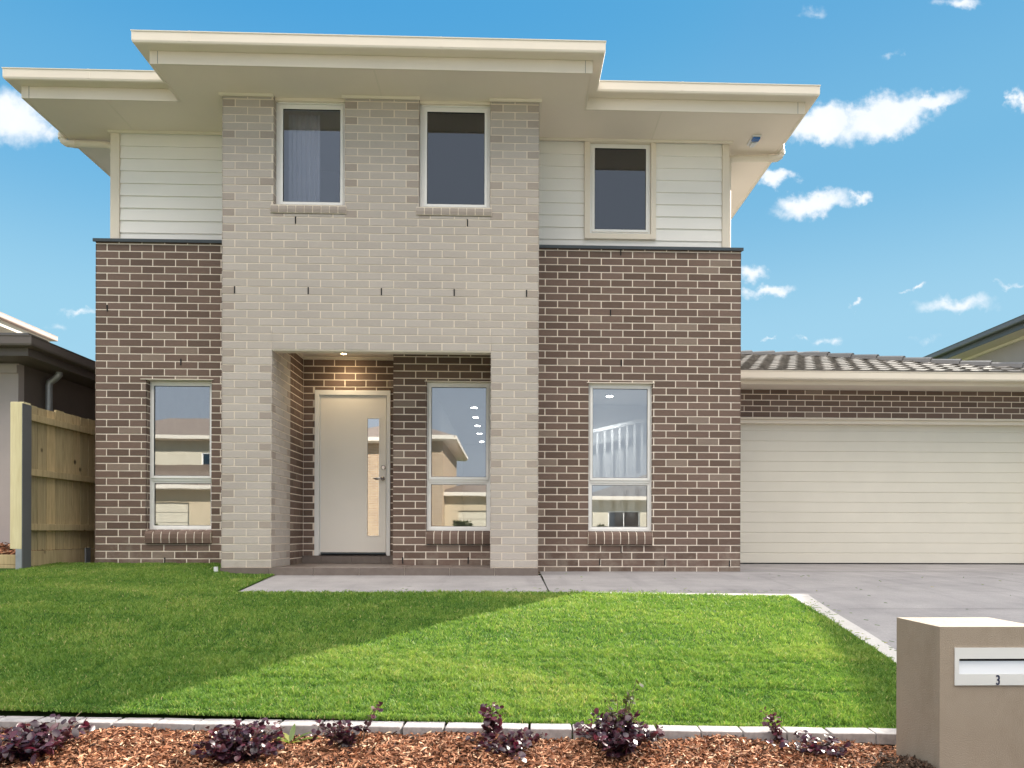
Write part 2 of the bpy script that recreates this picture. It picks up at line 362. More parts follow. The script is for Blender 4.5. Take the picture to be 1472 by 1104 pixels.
class Fr:  # a wall frame: origin, along-direction, outward normal
    def __init__(s, o, u, n): s.o = Vector(o); s.u = Vector(u); s.n = Vector(n)
    def p(s, u, z, w=0): return tuple(s.o + s.u * u + s.n * w + Vector((0, 0, z)))
def shell(mb, fr, u0, u1, z0, z1, t, holes=(), w=0.0):
    us = sorted({u0, u1, *[h[0] for h in holes], *[h[1] for h in holes]}); us = [u for u in us if u0 <= u <= u1]
    zs = sorted({z0, z1, *[h[2] for h in holes], *[h[3] for h in holes]}); zs = [z for z in zs if z0 <= z <= z1]
    def full(i, j):
        if i < 0 or j < 0 or i >= len(us) - 1 or j >= len(zs) - 1: return False
        u = (us[i] + us[i + 1]) / 2; z = (zs[j] + zs[j + 1]) / 2
        return not any(h[0] < u < h[1] and h[2] < z < h[3] for h in holes)
    for i in range(len(us) - 1):
        for j in range(len(zs) - 1):
            if not full(i, j): continue
            a, b, c, d = us[i], us[i + 1], zs[j], zs[j + 1]
            mb.poly([fr.p(a, c, w), fr.p(b, c, w), fr.p(b, d, w), fr.p(a, d, w)])
            mb.poly([fr.p(a, c, w - t), fr.p(a, d, w - t), fr.p(b, d, w - t), fr.p(b, c, w - t)])
            if not full(i - 1, j): mb.poly([fr.p(a, c, w), fr.p(a, d, w), fr.p(a, d, w - t), fr.p(a, c, w - t)])
            if not full(i + 1, j): mb.poly([fr.p(b, c, w), fr.p(b, c, w - t), fr.p(b, d, w - t), fr.p(b, d, w)])
            if not full(i, j - 1): mb.poly([fr.p(a, c, w), fr.p(a, c, w - t), fr.p(b, c, w - t), fr.p(b, c, w)])
            if not full(i, j + 1): mb.poly([fr.p(a, d, w), fr.p(b, d, w), fr.p(b, d, w - t), fr.p(a, d, w - t)])
rb = random.Random(3)
def rects(r, holes):
    out = [r]
    for h in holes:
        nx = []
        for (a, b, c, d) in out:
            if h[1] <= a or h[0] >= b or h[3] <= c or h[2] >= d: nx.append((a, b, c, d)); continue
            if h[0] > a: nx.append((a, h[0], c, d))
            if h[1] < b: nx.append((h[1], b, c, d))
            m0, m1 = max(a, h[0]), min(b, h[1])
            if h[2] > c: nx.append((m0, m1, c, h[2]))
            if h[3] < d: nx.append((m0, m1, h[3], d))
        out = nx
    return out
def bricks(mb, fr, u0, u1, z0, z1, zb, du, dz, pe, po, holes=(), m=.0125, light=False, proud=.0035):
    k0 = int(math.floor((z0 - zb) / dz)); k1 = int(math.ceil((z1 - zb) / dz))
    for k in range(k0, k1):
        ph = po if k % 2 else pe
        n0 = int(math.floor((u0 - ph) / du)) - 1; n1 = int(math.ceil((u1 - ph) / du)) + 1
        for n in range(n0, n1):
            a = ph + n * du + m / 2; b = ph + (n + 1) * du - m / 2
            if b <= u0 or a >= u1: continue
            if a < u0 + m * 1.2: a = u0
            if b > u1 - m * 1.2: b = u1
            c = max(zb + k * dz + m / 2, z0); d = min(zb + (k + 1) * dz - m / 2, z1)
            val = rb.random()
            if light: val = .3 + .7 * val
            elif val > .93: val = .9 + val * .1
            else: val *= .85
            hs = [(h[0] - (m * 1.2 if False else 0), h[1], h[2], h[3]) for h in holes]
            for (p, q, r_, s_) in rects((a, b, c, d), hs):
                if q - p < .018 or s_ - r_ < .012: continue
                v = val
                if light and (q - p) < .7 * (du - m) and rb.random() < .65: v = rb.random() * .24
                w = rb.uniform(-.0008, .0008)
                P = [fr.p(p, r_, proud + w), fr.p(q, r_, proud + w), fr.p(q, s_, proud + w), fr.p(p, s_, proud + w)]
                Q = [fr.p(p, r_, -.004), fr.p(q, r_, -.004), fr.p(q, s_, -.004), fr.p(p, s_, -.004)]
                i = len(mb.v); mb.v += P + Q; mb.r += [v] * 8
                mb.f += [(i, i + 1, i + 2, i + 3), (i, i + 4, i + 5, i + 1), (i + 1, i + 5, i + 6, i + 2), (i + 2, i + 6, i + 7, i + 3), (i + 3, i + 7, i + 4, i)]

# ------------------------------------------------------------------ ground heights
def lerp_tab(t, x):
    if x <= t[0][0]: return t[0][1]
    for (a, b), (c, d) in zip(t, t[1:]):
        if x <= c: return b + (d - b) * (x - a) / (c - a)
    return t[-1][1]
GT = [(-3.2, -.78), (-2.9, -.66), (1.0, -.62), (2.4, -.52), (3.1, -.465), (3.3, -.42), (4.1, -.285), (5.0, -.165), (6.0, -.06), (7.3, 0), (8.2, .015)]
def gz(x, y):
    z = lerp_tab(GT, y)
    if x < -2.9: z += .075 * min(1, max(0, (y - 6.2) / 1.7)) * min(1, (-2.9 - x) / .5)
    return z
KY = lambda x: 3.25 - .068 * (x + .3)     # back edge of the kerb pavers
XR = lambda y: 2.235 + (y - 3.1) * .075    # driveway side of the lawn

def sheet(name, xs, ys, zf, mat, thick=0.0):
    mb = MB(); nx, ny = len(xs), len(ys)
    for y in ys:
        for x in xs: mb.v.append((x, y, zf(x, y))); mb.r.append(.5)
    for j in range(ny - 1):
        for i in range(nx - 1): mb.f.append((j * nx + i, j * nx + i + 1, (j + 1) * nx + i + 1, (j + 1) * nx + i))
    return mb.build(name, mat, normals=False)
def ramp_sheet(name, ys, xl, xr, zoff, mat, cols=24):
    mb = MB()
    for y in ys:
        a, b = xl(y), xr(y)
        for i in range(cols + 1):
            x = a + (b - a) * i / cols; mb.v.append((x, y, gz(x, y) + zoff)); mb.r.append(.5)
    for j in range(len(ys) - 1):
        for i in range(cols):
            q = j * (cols + 1) + i; mb.f.append((q, q + 1, q + cols + 2, q + cols + 1))
    return mb.build(name, mat, normals=False)
lin = lambda a, b, n: [a + (b - a) * i / n for i in range(n + 1)]

def ground():
    ys = [-1500, -200, -60, -31] + [-12.5, -12.2, -3.4, -3.2, -2.9, 0, 1, 2.4, 3.1, 3.3, 4.1, 5, 6, 6.6, 7.3, 7.9, 8.2, 12, 20, 60, 300, 1500]
    xs = [-1500, -300, -80, -30, -12, -6, -4, -3.4, -2.9, -2, 0, 2, 4, 8, 16, 30, 80, 300, 1500]
    def zf(x, y):
        z = gz(x, y) - .05
        if y < -12.3: z = -.60
        elif y < -3.1: z = -.95
        return z
    struct(sheet('ground', xs, ys, zf, 'far_grass'))
    o = MB().box(-150, 150, -12.0, -3.6, -.86, -.83); struct(o.build('road', 'asphalt'))
    k = MB().box(-150, 150, -3.6, -3.35, -.9, -.70); k.box(-150, 150, -12.25, -12.0, -.9, -.70); struct(k.build('street_kerb', 'pale_concrete'))
    f = MB().box(-150, 150, -1.0, .35, -.75, -.60); struct(f.build('footpath', 'pale_concrete'))
    # driveway and path
    struct(ramp_sheet('driveway', [1.0, 2.4, 3.1, 3.3, 3.7, 4.1, 4.5, 5, 5.5, 5.9], lambda y: XR(y) + .115, lambda y: 8.3, .0, 'concrete'))
    struct(ramp_sheet('garage_apron', [5.9, 6.5, 7.3, 8.095], lambda y: .36 if y > 6.04 else .36, lambda y: 8.3, .0, 'concrete', 30))
    struct(sheet('garage_threshold', [2.75, 8.3], [8.095, 9.0, 10.4], lambda x, y: .015, 'concrete'))
    struct(ramp_sheet('front_path', [6.02, 6.5, 7.0, 7.5], lambda y: -2.38 - max(0, y - 6.02) * .10, lambda y: .35, .0, 'concrete'))
    # pale edge strip beside the lawn: along the path then down the driveway
    mb = MB()
    pts = [(.55, 6.02, .55, 6.035), (1.2, 5.93, 1.2, 5.985), (2.1, 5.86, 2.1, 5.95), (2.44, 5.80, 2.62, 5.90), (XR(5.3), 5.3, XR(5.3) + .13, 5.3), (XR(4.6), 4.6, XR(4.6) + .125, 4.6), (XR(4.1), 4.1, XR(4.1) + .12, 4.1), (XR(3.3), 3.3, XR(3.3) + .12, 3.3), (XR(2.4), 2.4, XR(2.4) + .12, 2.4)]
    for a, b, c, d in pts: mb.v += [(a, b, gz(a, b) + .006), (c, d, gz(c, d) + .006), (a, b, gz(a, b) - .06)]; mb.r += [.5] * 3
    for i in range(len(pts) - 1): q = i * 3; mb.f += [(q, q + 1, q + 4, q + 3), (q, q + 3, q + 5, q + 2)]
    struct(mb.build('concrete_edge', 'pale_concrete'))
    # control joints
    mb = MB()
    def joint(x0, y0, x1, y1, w=.006):
        d = Vector((x1 - x0, y1 - y0, 0)).normalized(); n = Vector((-d.y, d.x, 0)) * w
        prev = None
        for i in range(13):
            x = x0 + (x1 - x0) * i / 12; y = y0 + (y1 - y0) * i / 12; z = (gz(x, y) if y < 8.09 else .015) + .0045
            cur = [(x - n.x, y - n.y, z), (x + n.x, y + n.y, z)]
            if prev: mb.poly([prev[0], prev[1], cur[1], cur[0]])
            prev = cur
    joint(.34, 7.4, .36, 6.04, .004); joint(2.7, 5.35, 8.2, 5.35, .003); joint(5.2, 9.9, 5.2, 2, .003); joint(2.6, 3.2, 8.2, 3.2, .003)
    struct(mb.build('concrete_joint', 'black'))
ground()

# ------------------------------------------------------------------ THE HOUSE
W, P, C, DW, G = 8.1, 7.48, 8.24, 8.61, 10.0
house = thing('house', 'two-storey house with pale brick portal, dark brick ground floor and cream upper boards', 'house', loc=(-1.0, 8.1, 0))
class HP:  # parent with inverse so that parts keep world coordinates
    pass
def build(mb, name, mat, parent=None, **k):
    o = mb.build(name, mat, **k)
    if parent is not None:
        o.parent = parent
        M = Matrix.Identity(4); q = parent
        while q is not None:
            M = Matrix.LocRotScale(q.location, q.rotation_euler, q.scale) @ q.matrix_parent_inverse.inverted().inverted() @ Matrix.Identity(4) if False else Matrix.Translation(q.location) @ M
            q = q.parent
        # geometry is in world space: shift it into the parent's space
        o.location = -M.translation
    return o
ZB, DZ = .071, .0855
ZL, DZL, DUL = .084, .0847, .2638
front = Fr((0, W, 0), (1, 0, 0), (0, -1, 0))
pf = Fr((0, P, 0), (1, 0, 0), (0, -1, 0))
df = Fr((0, DW, 0), (1, 0, 0), (0, -1, 0))
gf = Fr((0, G, 0), (1, 0, 0), (0, -1, 0))
winA = (-4.253, -3.49, .49, 2.255); winB = (-.985, -.222, .49, 2.262); winC = (.939, 1.711, .49, 2.262)
up1 = (-2.57, -1.80, 3.93, 5.25); up2 = (-.998, -.218, 3.93, 5.25); up3 = (.905, 1.755, 4.03, 5.25)
sil = lambda w: (w[0] - .0, w[1] + .0, .325, .49)
TOPD = 3.862
br = MB(); mo = MB()
# left wing
hl = [winA, sil(winA)]
shell(mo, front, -4.83, -3.112, 0.0, TOPD, .11, [(winA[0], winA[1], .325, winA[3])])
bricks(br, front, -4.83, -3.112, 0.0, TOPD, ZB, .263, DZ, -4.83, -4.705, hl)
# right wing
shell(mo, front, .312, 2.765, -.02, TOPD, .11, [(winC[0], winC[1], .325, winC[3])])
bricks(br, front, .312, 2.765, -.02, TOPD, ZB, .2605, DZ, 2.6515, 2.765, [winC, sil(winC)])
# porch inner wall with window
shell(mo, front, -1.372, -.2, .084, 2.66, .11, [(winB[0], winB[1], .325, winB[3])])
bricks(br, front, -1.372, -.2, .084, 2.66, ZB, .261, DZ, -1.372, -1.247, [winB, sil(winB)])
# end of that wall facing the door
fe = Fr((-1.372, 0, 0), (0, 1, 0), (-1, 0, 0)); shell(mo, fe, W + .11, DW, .084, 2.66, .1, w=-.001)
bricks(br, fe, W + .006, DW, .084, 2.66, ZB, .261, DZ, W, W + .125)
# wall round the door
door = (-2.435, -1.493, .084, 2.249)
shell(mo, df, -2.59, -1.372, .084, 2.66, .11, [door])
bricks(br, df, -2.575, -1.378, .084, 2.66, ZB, .261, DZ, -2.585, -2.455, [door])
# dark return on the left of the porch
fl = Fr((-2.582, 0, 0), (0, 1, 0), (1, 0, 0)); shell(mo, fl, W, DW, .084, 2.66, .1)
bricks(br, fl, W, DW - .006, .084, 2.66, ZB, .252, DZ, W, W + .125)
# window reveals (brick returns)
for w in (winA, winB, winC):
    for x, n in ((w[0], 1), (w[1], -1)):
        f = Fr((x, 0, 0), (0, 1, 0), (n, 0, 0))
        bricks(br, f, W - .005, W + .108, w[2] + .0, w[3], ZB, .25, DZ, W - .005, W + .04, proud=.003)
# side walls
sl = Fr((-4.83, 0, 0), (0, 1, 0), (-1, 0, 0)); sr = Fr((2.765, 0, 0), (0, 1, 0), (1, 0, 0))
shell(mo, sl, W + .11, 18, 0, TOPD, .11); bricks(br, sl, W - .006, 18, 0, TOPD, ZB, .25, DZ, W, W + .125)
shell(mo, sr, W + .11, 18, 0, TOPD, .11); bricks(br, sr, W - .006, 18, 0, TOPD, ZB, .25, DZ, W, W + .125)
# the window sills, bricks on edge
def sill(w, z0, z1, mat, nb, name='sill_bricks', Y=W, out=.035, dark=True):
    sb = MB(); gm = MB(); n = nb; d = (w[1] - w[0]) / n
    for i in range(n):
        a = w[0] + i * d + .005; b = w[0] + (i + 1) * d - .005
        prof = [(Y + .09, z1 + .02 if dark else z1), (Y - out * .45, z1 - .004), (Y - out * .85, z1 - .035), (Y - out, z0 + (z1 - z0) * .45), (Y - out * .8, z0 + .012), (Y + .06, z0 + .003)]
        sb.prism(prof, a, b, 'x', rb.random() * (.8 if dark else .22))
    if dark:
        gp = [(Y + .085, z1 + .016), (Y - out * .45 + .004, z1 - .008), (Y - out * .85 + .004, z1 - .038), (Y - out + .004, z0 + (z1 - z0) * .45), (Y - out * .8 + .004, z0 + .014), (Y + .055, z0 + .006)]
    else: gp = [(Y + .085, z1 - .003), (Y - out + .008, z1 - .006), (Y - out + .008, z0 + .006), (Y + .055, z0 + .006)]
    gm.prism(gp, w[0] + .002, w[1] - .002, 'x')
    o = build(sb, name, mat, house); build(gm, 'sill_mortar', 'mortar' if dark else 'light_mortar', None).parent = o
    return o
for w in (winA, winB, winC): sill(w, .325, .478, 'dark_brick', 8)

build(mo, 'dark_wall_mortar', 'mortar', house); build(br, 'dark_brick_wall', 'dark_brick', house)

# pale portal
br = MB(); mo = MB()
opening = (-2.582, -.204, ZL, 2.452)
shell(mo, pf, -3.115, .314, ZL, 5.235, .11, [opening, (up1[0], up1[1], up1[2], 5.236), (up2[0], up2[1], up2[2], 5.236)])
bricks(br, pf, -3.115, .314, ZL, 5.235, ZL, DUL, DZL, -3.115, -3.115 + DUL / 2, [opening, up1, up2], light=True)
for x, n, y0, y1 in ((-3.115, -1, P, 8.3), (.314, 1, P, 8.3)):
    f = Fr((x, 0, 0), (0, 1, 0), (n, 0, 0)); shell(mo, f, y0 + .11, y1, ZL, 5.235, .11)
    bricks(br, f, y0 - .006, y1, ZL, 5.235, ZL, .25, DZL, y0 + .12, y0, light=True)
for x, n in ((-2.582, 1), (-.204, -1)):
    f = Fr((x, 0, 0), (0, 1, 0), (n, 0, 0)); shell(mo, f, P + .11, W, ZL, 2.66, .11)
    bricks(br, f, P - .006, W - .002, ZL, 2.66, ZL, .25, DZL, P + .12, P, light=True)
for w in (up1, up2):
    for x, n in ((w[0], 1), (w[1], -1)):
        f = Fr((x, 0, 0), (0, 1, 0), (n, 0, 0)); bricks(br, f, P - .005, P + .107, w[2], 5.235, ZL, .25, DZL, P, P + .03, light=True, proud=.003)
build(mo, 'pale_wall_mortar', 'light_mortar', house); build(br, 'pale_brick_wall', 'light_brick', house)
for w in (up1, up2): sill((w[0] - .03, w[1] + .02), 3.93, 4.03, 'light_brick', 9, Y=P, out=.02, dark=False)
# weep holes
LW = [(-2.331, 3.86), (-.467, 3.86)] + [(-3.115 + DUL / 2 + DUL * 3 * i, 3.095) for i in range(5)]
LWH = [(x, z, P) for x, z in LW] + [(-4.70, 3.08, W), (-3.85, 2.46, W), (1.32, 3.82, W), (1.20, 3.10, W), (1.33, 2.50, W), (-4.03, .13, W), (1.335, .27, W), (1.08, .125, W), (1.86, .125, W), (2.64, .11, W), (-1.257, .14, W), (-.485, .14, W)]
for x, z, y in LWH:
    build(MB().box(x - .0065, x + .0065, y - .0085, y, z - .038, z + .038), 'weep_hole', 'black', house)

# steel lintel under the portal beam and over windows
lb = MB().box(opening[0] + .002, opening[1] - .002, P + .004, P + .108, 2.444, 2.4515); build(lb, 'lintel', 'cream', house)
for w in (winA, winB, winC):
    build(MB().box(w[0] - .06 if w is winA else w[0] - .02, w[1] + .02, W - .012, W + .1, w[3] - .004, w[3] + .004), 'lintel', 'cream', house)

# porch ceiling, slab, step
build(MB().box(-2.6, -.1, P + .112, DW + .02, 2.662, 2.70), 'porch_ceiling', 'soffit', house)
pc = MB()
for (a, b, c, d) in ((-2.581, -2.56, P + .12, DW), (-2.56, -1.375, DW - .03, DW - .008), (-1.37, -.2, W - .03, W - .008)): pc.box(a, b, c, d, 2.64, 2.6615)
build(pc, 'ceiling_trim', 'cream', house)
sl_ = MB(); gr = MB()
gr.box(-3.122, .318, P - .012, DW, -.05, .078)
x = -3.125
edges = [-3.125, -2.60, -2.12, -1.63, -1.14, -.65, -.16, .321]
for a, b in zip(edges, edges[1:]):
    sl_.box(a + .002, b - .002, P - .022, P - .012, .0, .0835, rb.random())
    for y0, y1 in ((P - .012, 7.95), (7.954, 8.43), (8.434, 8.56)):
        sl_.box(max(a, -2.58) + .002, min(b, -.2) - .002, y0, y1, .076, .0835, rb.random()) if b > -2.58 and a < -.2 else None
for a, b in zip([-2.575, -2.33, -1.96, -1.60], [-2.333, -1.963, -1.603, -1.378]): sl_.box(a, b, DW - .05, DW - .04, .085, .176); sl_.box(a, b, DW - .05, DW + .1, .170, .178)
build(gr, 'porch_slab', 'mortar', house); build(sl_, 'porch_tiles', 'porch_tile', house, bevel=.001)

# ---- windows
def window(w, Y, glass, transom=None, head=0.0):
    x0, x1, z0, z1 = w; t = .032
    f = MB()
    f.box(x0, x0 + t, Y, Y + .07, z0, z1).box(x1 - t, x1, Y, Y + .07, z0, z1).box(x0 + t, x1 - t, Y + .001, Y + .069, z0, z0 + t).box(x0 + t, x1 - t, Y + .001, Y + .069, z1 - t, z1)
    o = build(f, 'window', 'frame', house, bevel=.002)
    def sash(a, b, c, d, y):
        s = .03; m = MB()
        m.box(a, a + s, y, y + .035, c, d).box(b - s, b, y, y + .035, c, d).box(a + s, b - s, y + .001, y + .034, c, c + s).box(a + s, b - s, y + .001, y + .034, d - s, d)
        q = build(m, 'sash', 'frame', None, bevel=.0015); q.parent = o
        g = build(MB().box(a + s - .004, b - s + .004, y + .014, y + .019, c + s - .004, d - s + .004), 'pane', glass, None); g.parent = o
        gk = MB(); k = .004
        gk.box(a + s, a + s + k, y + .006, y + .013, c + s, d - s).box(b - s - k, b - s, y + .006, y + .013, c + s, d - s).box(a + s + k, b - s - k, y + .006, y + .013, c + s, c + s + k).box(a + s + k, b - s - k, y + .006, y + .013, d - s - k, d - s)
        q = build(gk, 'gasket', 'black', None); q.parent = o
    if transom:
        m = build(MB().box(x0 + t, x1 - t, Y - .003, Y + .066, transom - .018, transom + .018), 'transom', 'frame', None, bevel=.002); m.parent = o
        sash(x0 + t - .006, x1 - t + .006, transom + .012, z1 - t + .006, Y - .016)
        sash(x0 + t - .010, x1 - t + .010, z0 + t - .010, transom - .014, Y + .008)
    else: sash(x0 + t - .006, x1 - t + .006, z0 + t - .006, z1 - t + .006, Y - .012)
    return o
window((winA[0], winA[1], .492, 2.25), W + .085, 'window_glass', 1.09)
window((winB[0], winB[1] + .0, .492, 2.257), W + .05, 'window_glass', 1.09)
window((winC[0], winC[1], .492, 2.257), W + .05, 'window_glass', 1.09)
window((up1[0] + .025, up1[1] - .01, 4.035, 5.165), P + .07, 'sheer_glass')
window((up2[0] + .025, up2[1] - .01, 4.035, 5.165), P + .07, 'dark_glass')
window((.965, 1.70, 4.09, 5.185), C - .01, 'dark_glass')
# jamb fillers + head boards over the two upper windows
for w in (up1, up2):
    m = MB().box(w[0] + .004, w[0] + .025, P + .075, P + .12, 4.03, 5.21).box(w[1] - .01, w[1] - .004, P + .075, P + .12, 4.03, 5.21)
    m.box(w[0] + .025, w[1] - .01, P + .06, P + .12, 5.166, 5.21)
    build(m, 'window_trim', 'frame', house)
    build(MB().box(w[0] - .0, w[1] + .0, P + .03, P + .06, 5.178, 5.2105), 'eave_moulding', 'cream', house)
# trim round the boarded-wall window
m = MB(); a, b, c, d = .897, 1.763, 4.025, 5.21
m.box(a, .963, C - .045, C + .02, c, d).box(1.702, b, C - .045, C + .02, c, d).box(.963, 1.702, C - .043, C + .02, c, 4.088).box(.963, 1.702, C - .043, C + .02, 5.187, d)
build(m, 'window_trim', 'cream', house, bevel=.002)

# ---- weatherboards
def boards(fr, u0, u1, z0, z1, holes, pitch=.147):
    m = MB(); k = 0; z = z0
    while z < z1:
        t = min(z + pitch, z1)
        segs = [(u0, u1)]
        for h in holes:
            if h[2] < t - .01 and h[3] > z + .01:
                segs = [s for (p, q) in segs for s in ((p, min(q, h[0])), (max(p, h[1]), q)) if s[1] - s[0] > .01]
        for p, q in segs:
            P_ = [fr.p(p, z, .0), fr.p(p, z, .017), fr.p(p, t + .004, .003), fr.p(p, t + .004, -.02)]
            Q_ = [fr.p(q, z, .0), fr.p(q, z, .017), fr.p(q, t + .004, .003), fr.p(q, t + .004, -.02)]
            i = len(m.v); m.v += P_ + Q_; m.r += [rb.random()] * 8
            m.f += [(i, i + 1, i + 5, i + 4), (i + 1, i + 2, i + 6, i + 5), (i, i + 3, i + 2, i + 1), (i + 4, i + 5, i + 6, i + 7), (i + 2, i + 3, i + 7, i + 6), (i + 3, i, i + 4, i + 7)]
        z += pitch
    return m
cf = Fr((0, C, 0), (1, 0, 0), (0, -1, 0))
for (u0, u1, hs) in ((-4.63, -3.118, []), (.317, 2.575, [(.90, 1.76, 4.0, 5.3)])):
    pass
for (u0, u1, z0_) in ((-4.63, -3.118, 3.875), (.317, .90, 3.875), (1.76, 2.575, 3.875)):
    build(boards(cf, u0, u1, z0_, 5.212, []), 'weatherboard', 'cladding', house)
build(boards(cf, .90, 1.76, 3.875, 4.02, []), 'weatherboard', 'cladding', house)
cl = Fr((-4.715, 0, 0), (0, 1, 0), (-1, 0, 0)); crr = Fr((2.64, 0, 0), (0, 1, 0), (1, 0, 0))
for f in (cl, crr): build(boards(f, C + .06, 18, 3.875, 5.212, []), 'weatherboard', 'cladding', house)
for a, b in ((-4.735, -4.632), (2.577, 2.66)): build(MB().box(a, b, C - .03, C + .06, 3.87, 5.205), 'corner_board', 'cream', house, bevel=.002)
uw = MB().box(-4.70, -3.0, C + .02, C + .1, 3.87, 5.21).box(.2, .90, C + .02, C + .1, 3.87, 5.21).box(1.76, 2.62, C + .02, C + .1, 3.87, 5.21).box(.90, 1.76, C + .02, C + .1, 3.87, 4.03)
uw.box(-4.70, -4.66, C + .1, 18, 3.87, 5.21).box(2.58, 2.62, C + .1, 18, 3.87, 5.21).box(-4.83, 2.765, 17.9, 18, 0, 5.21)
build(uw, 'upper_wall_frame', 'plaster', house)
# dark flashing ledge on top of the brick ground floor
def ledge(x0, x1):
    m = MB().prism([(W - .03, 3.850), (W - .03, 3.885), (C + .03, 3.900), (C + .03, 3.8635), (W - .010, 3.8635), (W - .012, 3.850)], x0, x1, 'x'); return m
m = ledge(-4.855, -3.118); build(m, 'flashing', 'flashing', house)
m = ledge(.318, 2.79); build(m, 'flashing', 'flashing', house)
for a, b in ((-4.855, -4.70), (2.63, 2.79)): build(MB().box(a, b, C + .03, 18, 3.8635, 3.89), 'flashing', 'flashing', house)
# mouldings under the soffit
q = [(0, 5.19), (-.014, 5.19), (-.03, 5.205), (-.03, 5.2105), (0, 5.2105)]
def mould(x0, x1, Y): build(MB().prism([(Y + a, b) for a, b in q], x0, x1, 'x'), 'eave_moulding', 'cream', house)
mould(-3.15, -2.565, P - .007); mould(-1.83, -.985, P - .007); mould(-.232, .345, P - .007)
mould(-4.76, -3.125, C - .03); mould(.35, 2.69, C - .046)
for a, b, c in ((.316, .345, C - .076), (-3.146, -3.117, C - .06)): build(MB().box(a, b, P - .006, c, 5.19, 5.2105), 'eave_moulding', 'cream', house)

# ---- eaves: soffit, fascia, gutter
m = MB().box(-5.335, 3.315, 7.605, 18.5, 5.2115, 5.23).box(-3.645, .84, 7.005, 7.6049, 5.2115, 5.23)
build(m, 'soffit', 'soffit', house)
for x in (-4.45, -1.40, 1.70):
    ya = 7.02 if -3.6 < x < .8 else 7.62
    build(MB().box(x - .009, x + .009, ya, 7.455 if -3.1 < x < .3 else C - .05, 5.2085, 5.2116), 'soffit_joint', 'cream', house)
def sweep(mb, path, prof):
    n = len(path); dirs = [(Vector(b) - Vector(a)).normalized() for a, b in zip(path, path[1:])]; rings = []
    for i, p in enumerate(path):
        nin = dirs[max(i - 1, 0)]; nout = dirs[min(i, n - 2)]
        a = Vector((nin.y, -nin.x)); b = Vector((nout.y, -nout.x))
        mt = (a + b); mt = mt / (mt.length_squared / 2) if mt.length > .01 else a
        i0 = len(mb.v)
        for o, z in prof: mb.v.append((p[0] + mt.x * o, p[1] + mt.y * o, z)); mb.r.append(.5)
        rings.append(i0)
    k = len(prof)
    for A, B in zip(rings, rings[1:]):
        for q in range(k): mb.f.append((A + q, A + (q + 1) % k, B + (q + 1) % k, B + q))
    mb.f.append(tuple(rings[0] + q for q in range(k))); mb.f.append(tuple(rings[-1] + q for q in range(k)))
OUT = [(-5.34, 18.5), (-5.34, 7.6), (-3.65, 7.6), (-3.65, 7.0), (.845, 7.0), (.845, 7.6), (3.32, 7.6), (3.32, 18.5)]
m = MB(); sweep(m, OUT, [(-.02, 5.205), (0, 5.205), (0, 5.42), (-.02, 5.42)]); build(m, 'fascia', 'cream', house)
GP = [(.004, 5.335), (.10, 5.335), (.112, 5.342), (.118, 5.36), (.118, 5.44), (.124, 5.447), (.124, 5.455), (.10, 5.457), (.10, 5.40), (.09, 5.35), (.004, 5.35)]
m = MB(); sweep(m, OUT, GP); build(m, 'gutter', 'cream', house)
for x, y in ((-4.55, 7.6), (-3.2, 7.0), (-.7, 7.0), (1.9, 7.6)):
    build(MB().prism([(y - .004, 5.334), (y - .1, 5.334), (y - .1195, 5.36), (y - .1195, 5.442), (y - .1255, 5.447), (y - .1255, 5.456), (y - .1, 5.458)], x - .012, x + .012, 'x'), 'gutter_joint', 'cream', house)
for x, y in ((-5.26, 7.6), (-3.57, 7.0), (.77, 7.0), (3.24, 7.6)):
    build(MB().box(x - .0018, x + .0018, y - .0012, y, 5.206, 5.333), 'fascia_joint', 'flashing', house)
# roof
def hip(mb, x0, x1, y0, y1, z, pitch, thick=.06):
    h = min(x1 - x0, y1 - y0) / 2; t = math.tan(R(pitch)) * h
    if (x1 - x0) < (y1 - y0): r0, r1 = ((x0 + x1) / 2, y0 + h, z + t), ((x0 + x1) / 2, y1 - h, z + t)
    else: r0, r1 = (x0 + h, (y0 + y1) / 2, z + t), (x1 - h, (y0 + y1) / 2, z + t)
    A, B, C_, D = (x0, y0, z), (x1, y0, z), (x1, y1, z), (x0, y1, z)
    if (x1 - x0) < (y1 - y0):
        mb.poly([A, B, r0]); mb.poly([B, C_, r1, r0]); mb.poly([C_, D, r1]); mb.poly([D, A, r0, r1])
    else:
        mb.poly([A, B, r1, r0]); mb.poly([B, C_, r1]); mb.poly([C_, D, r0, r1]); mb.poly([D, A, r0])
    A2, B2, C2, D2 = [(p[0], p[1], z - thick) for p in (A, B, C_, D)]
    mb.poly([A2, D2, C2, B2])
    for p, q, p2, q2 in ((A, B, A2, B2), (B, C_, B2, C2), (C_, D, C2, D2), (D, A, D2, A2)): mb.poly([p, p2, q2, q])
    return mb
m = hip(MB(), -5.42, 3.40, 7.52, 18.6, 5.46, 20); hip(m, -3.73, .925, 6.92, 11.5, 5.462, 20); build(m, 'roof', 'dark_tile', house)

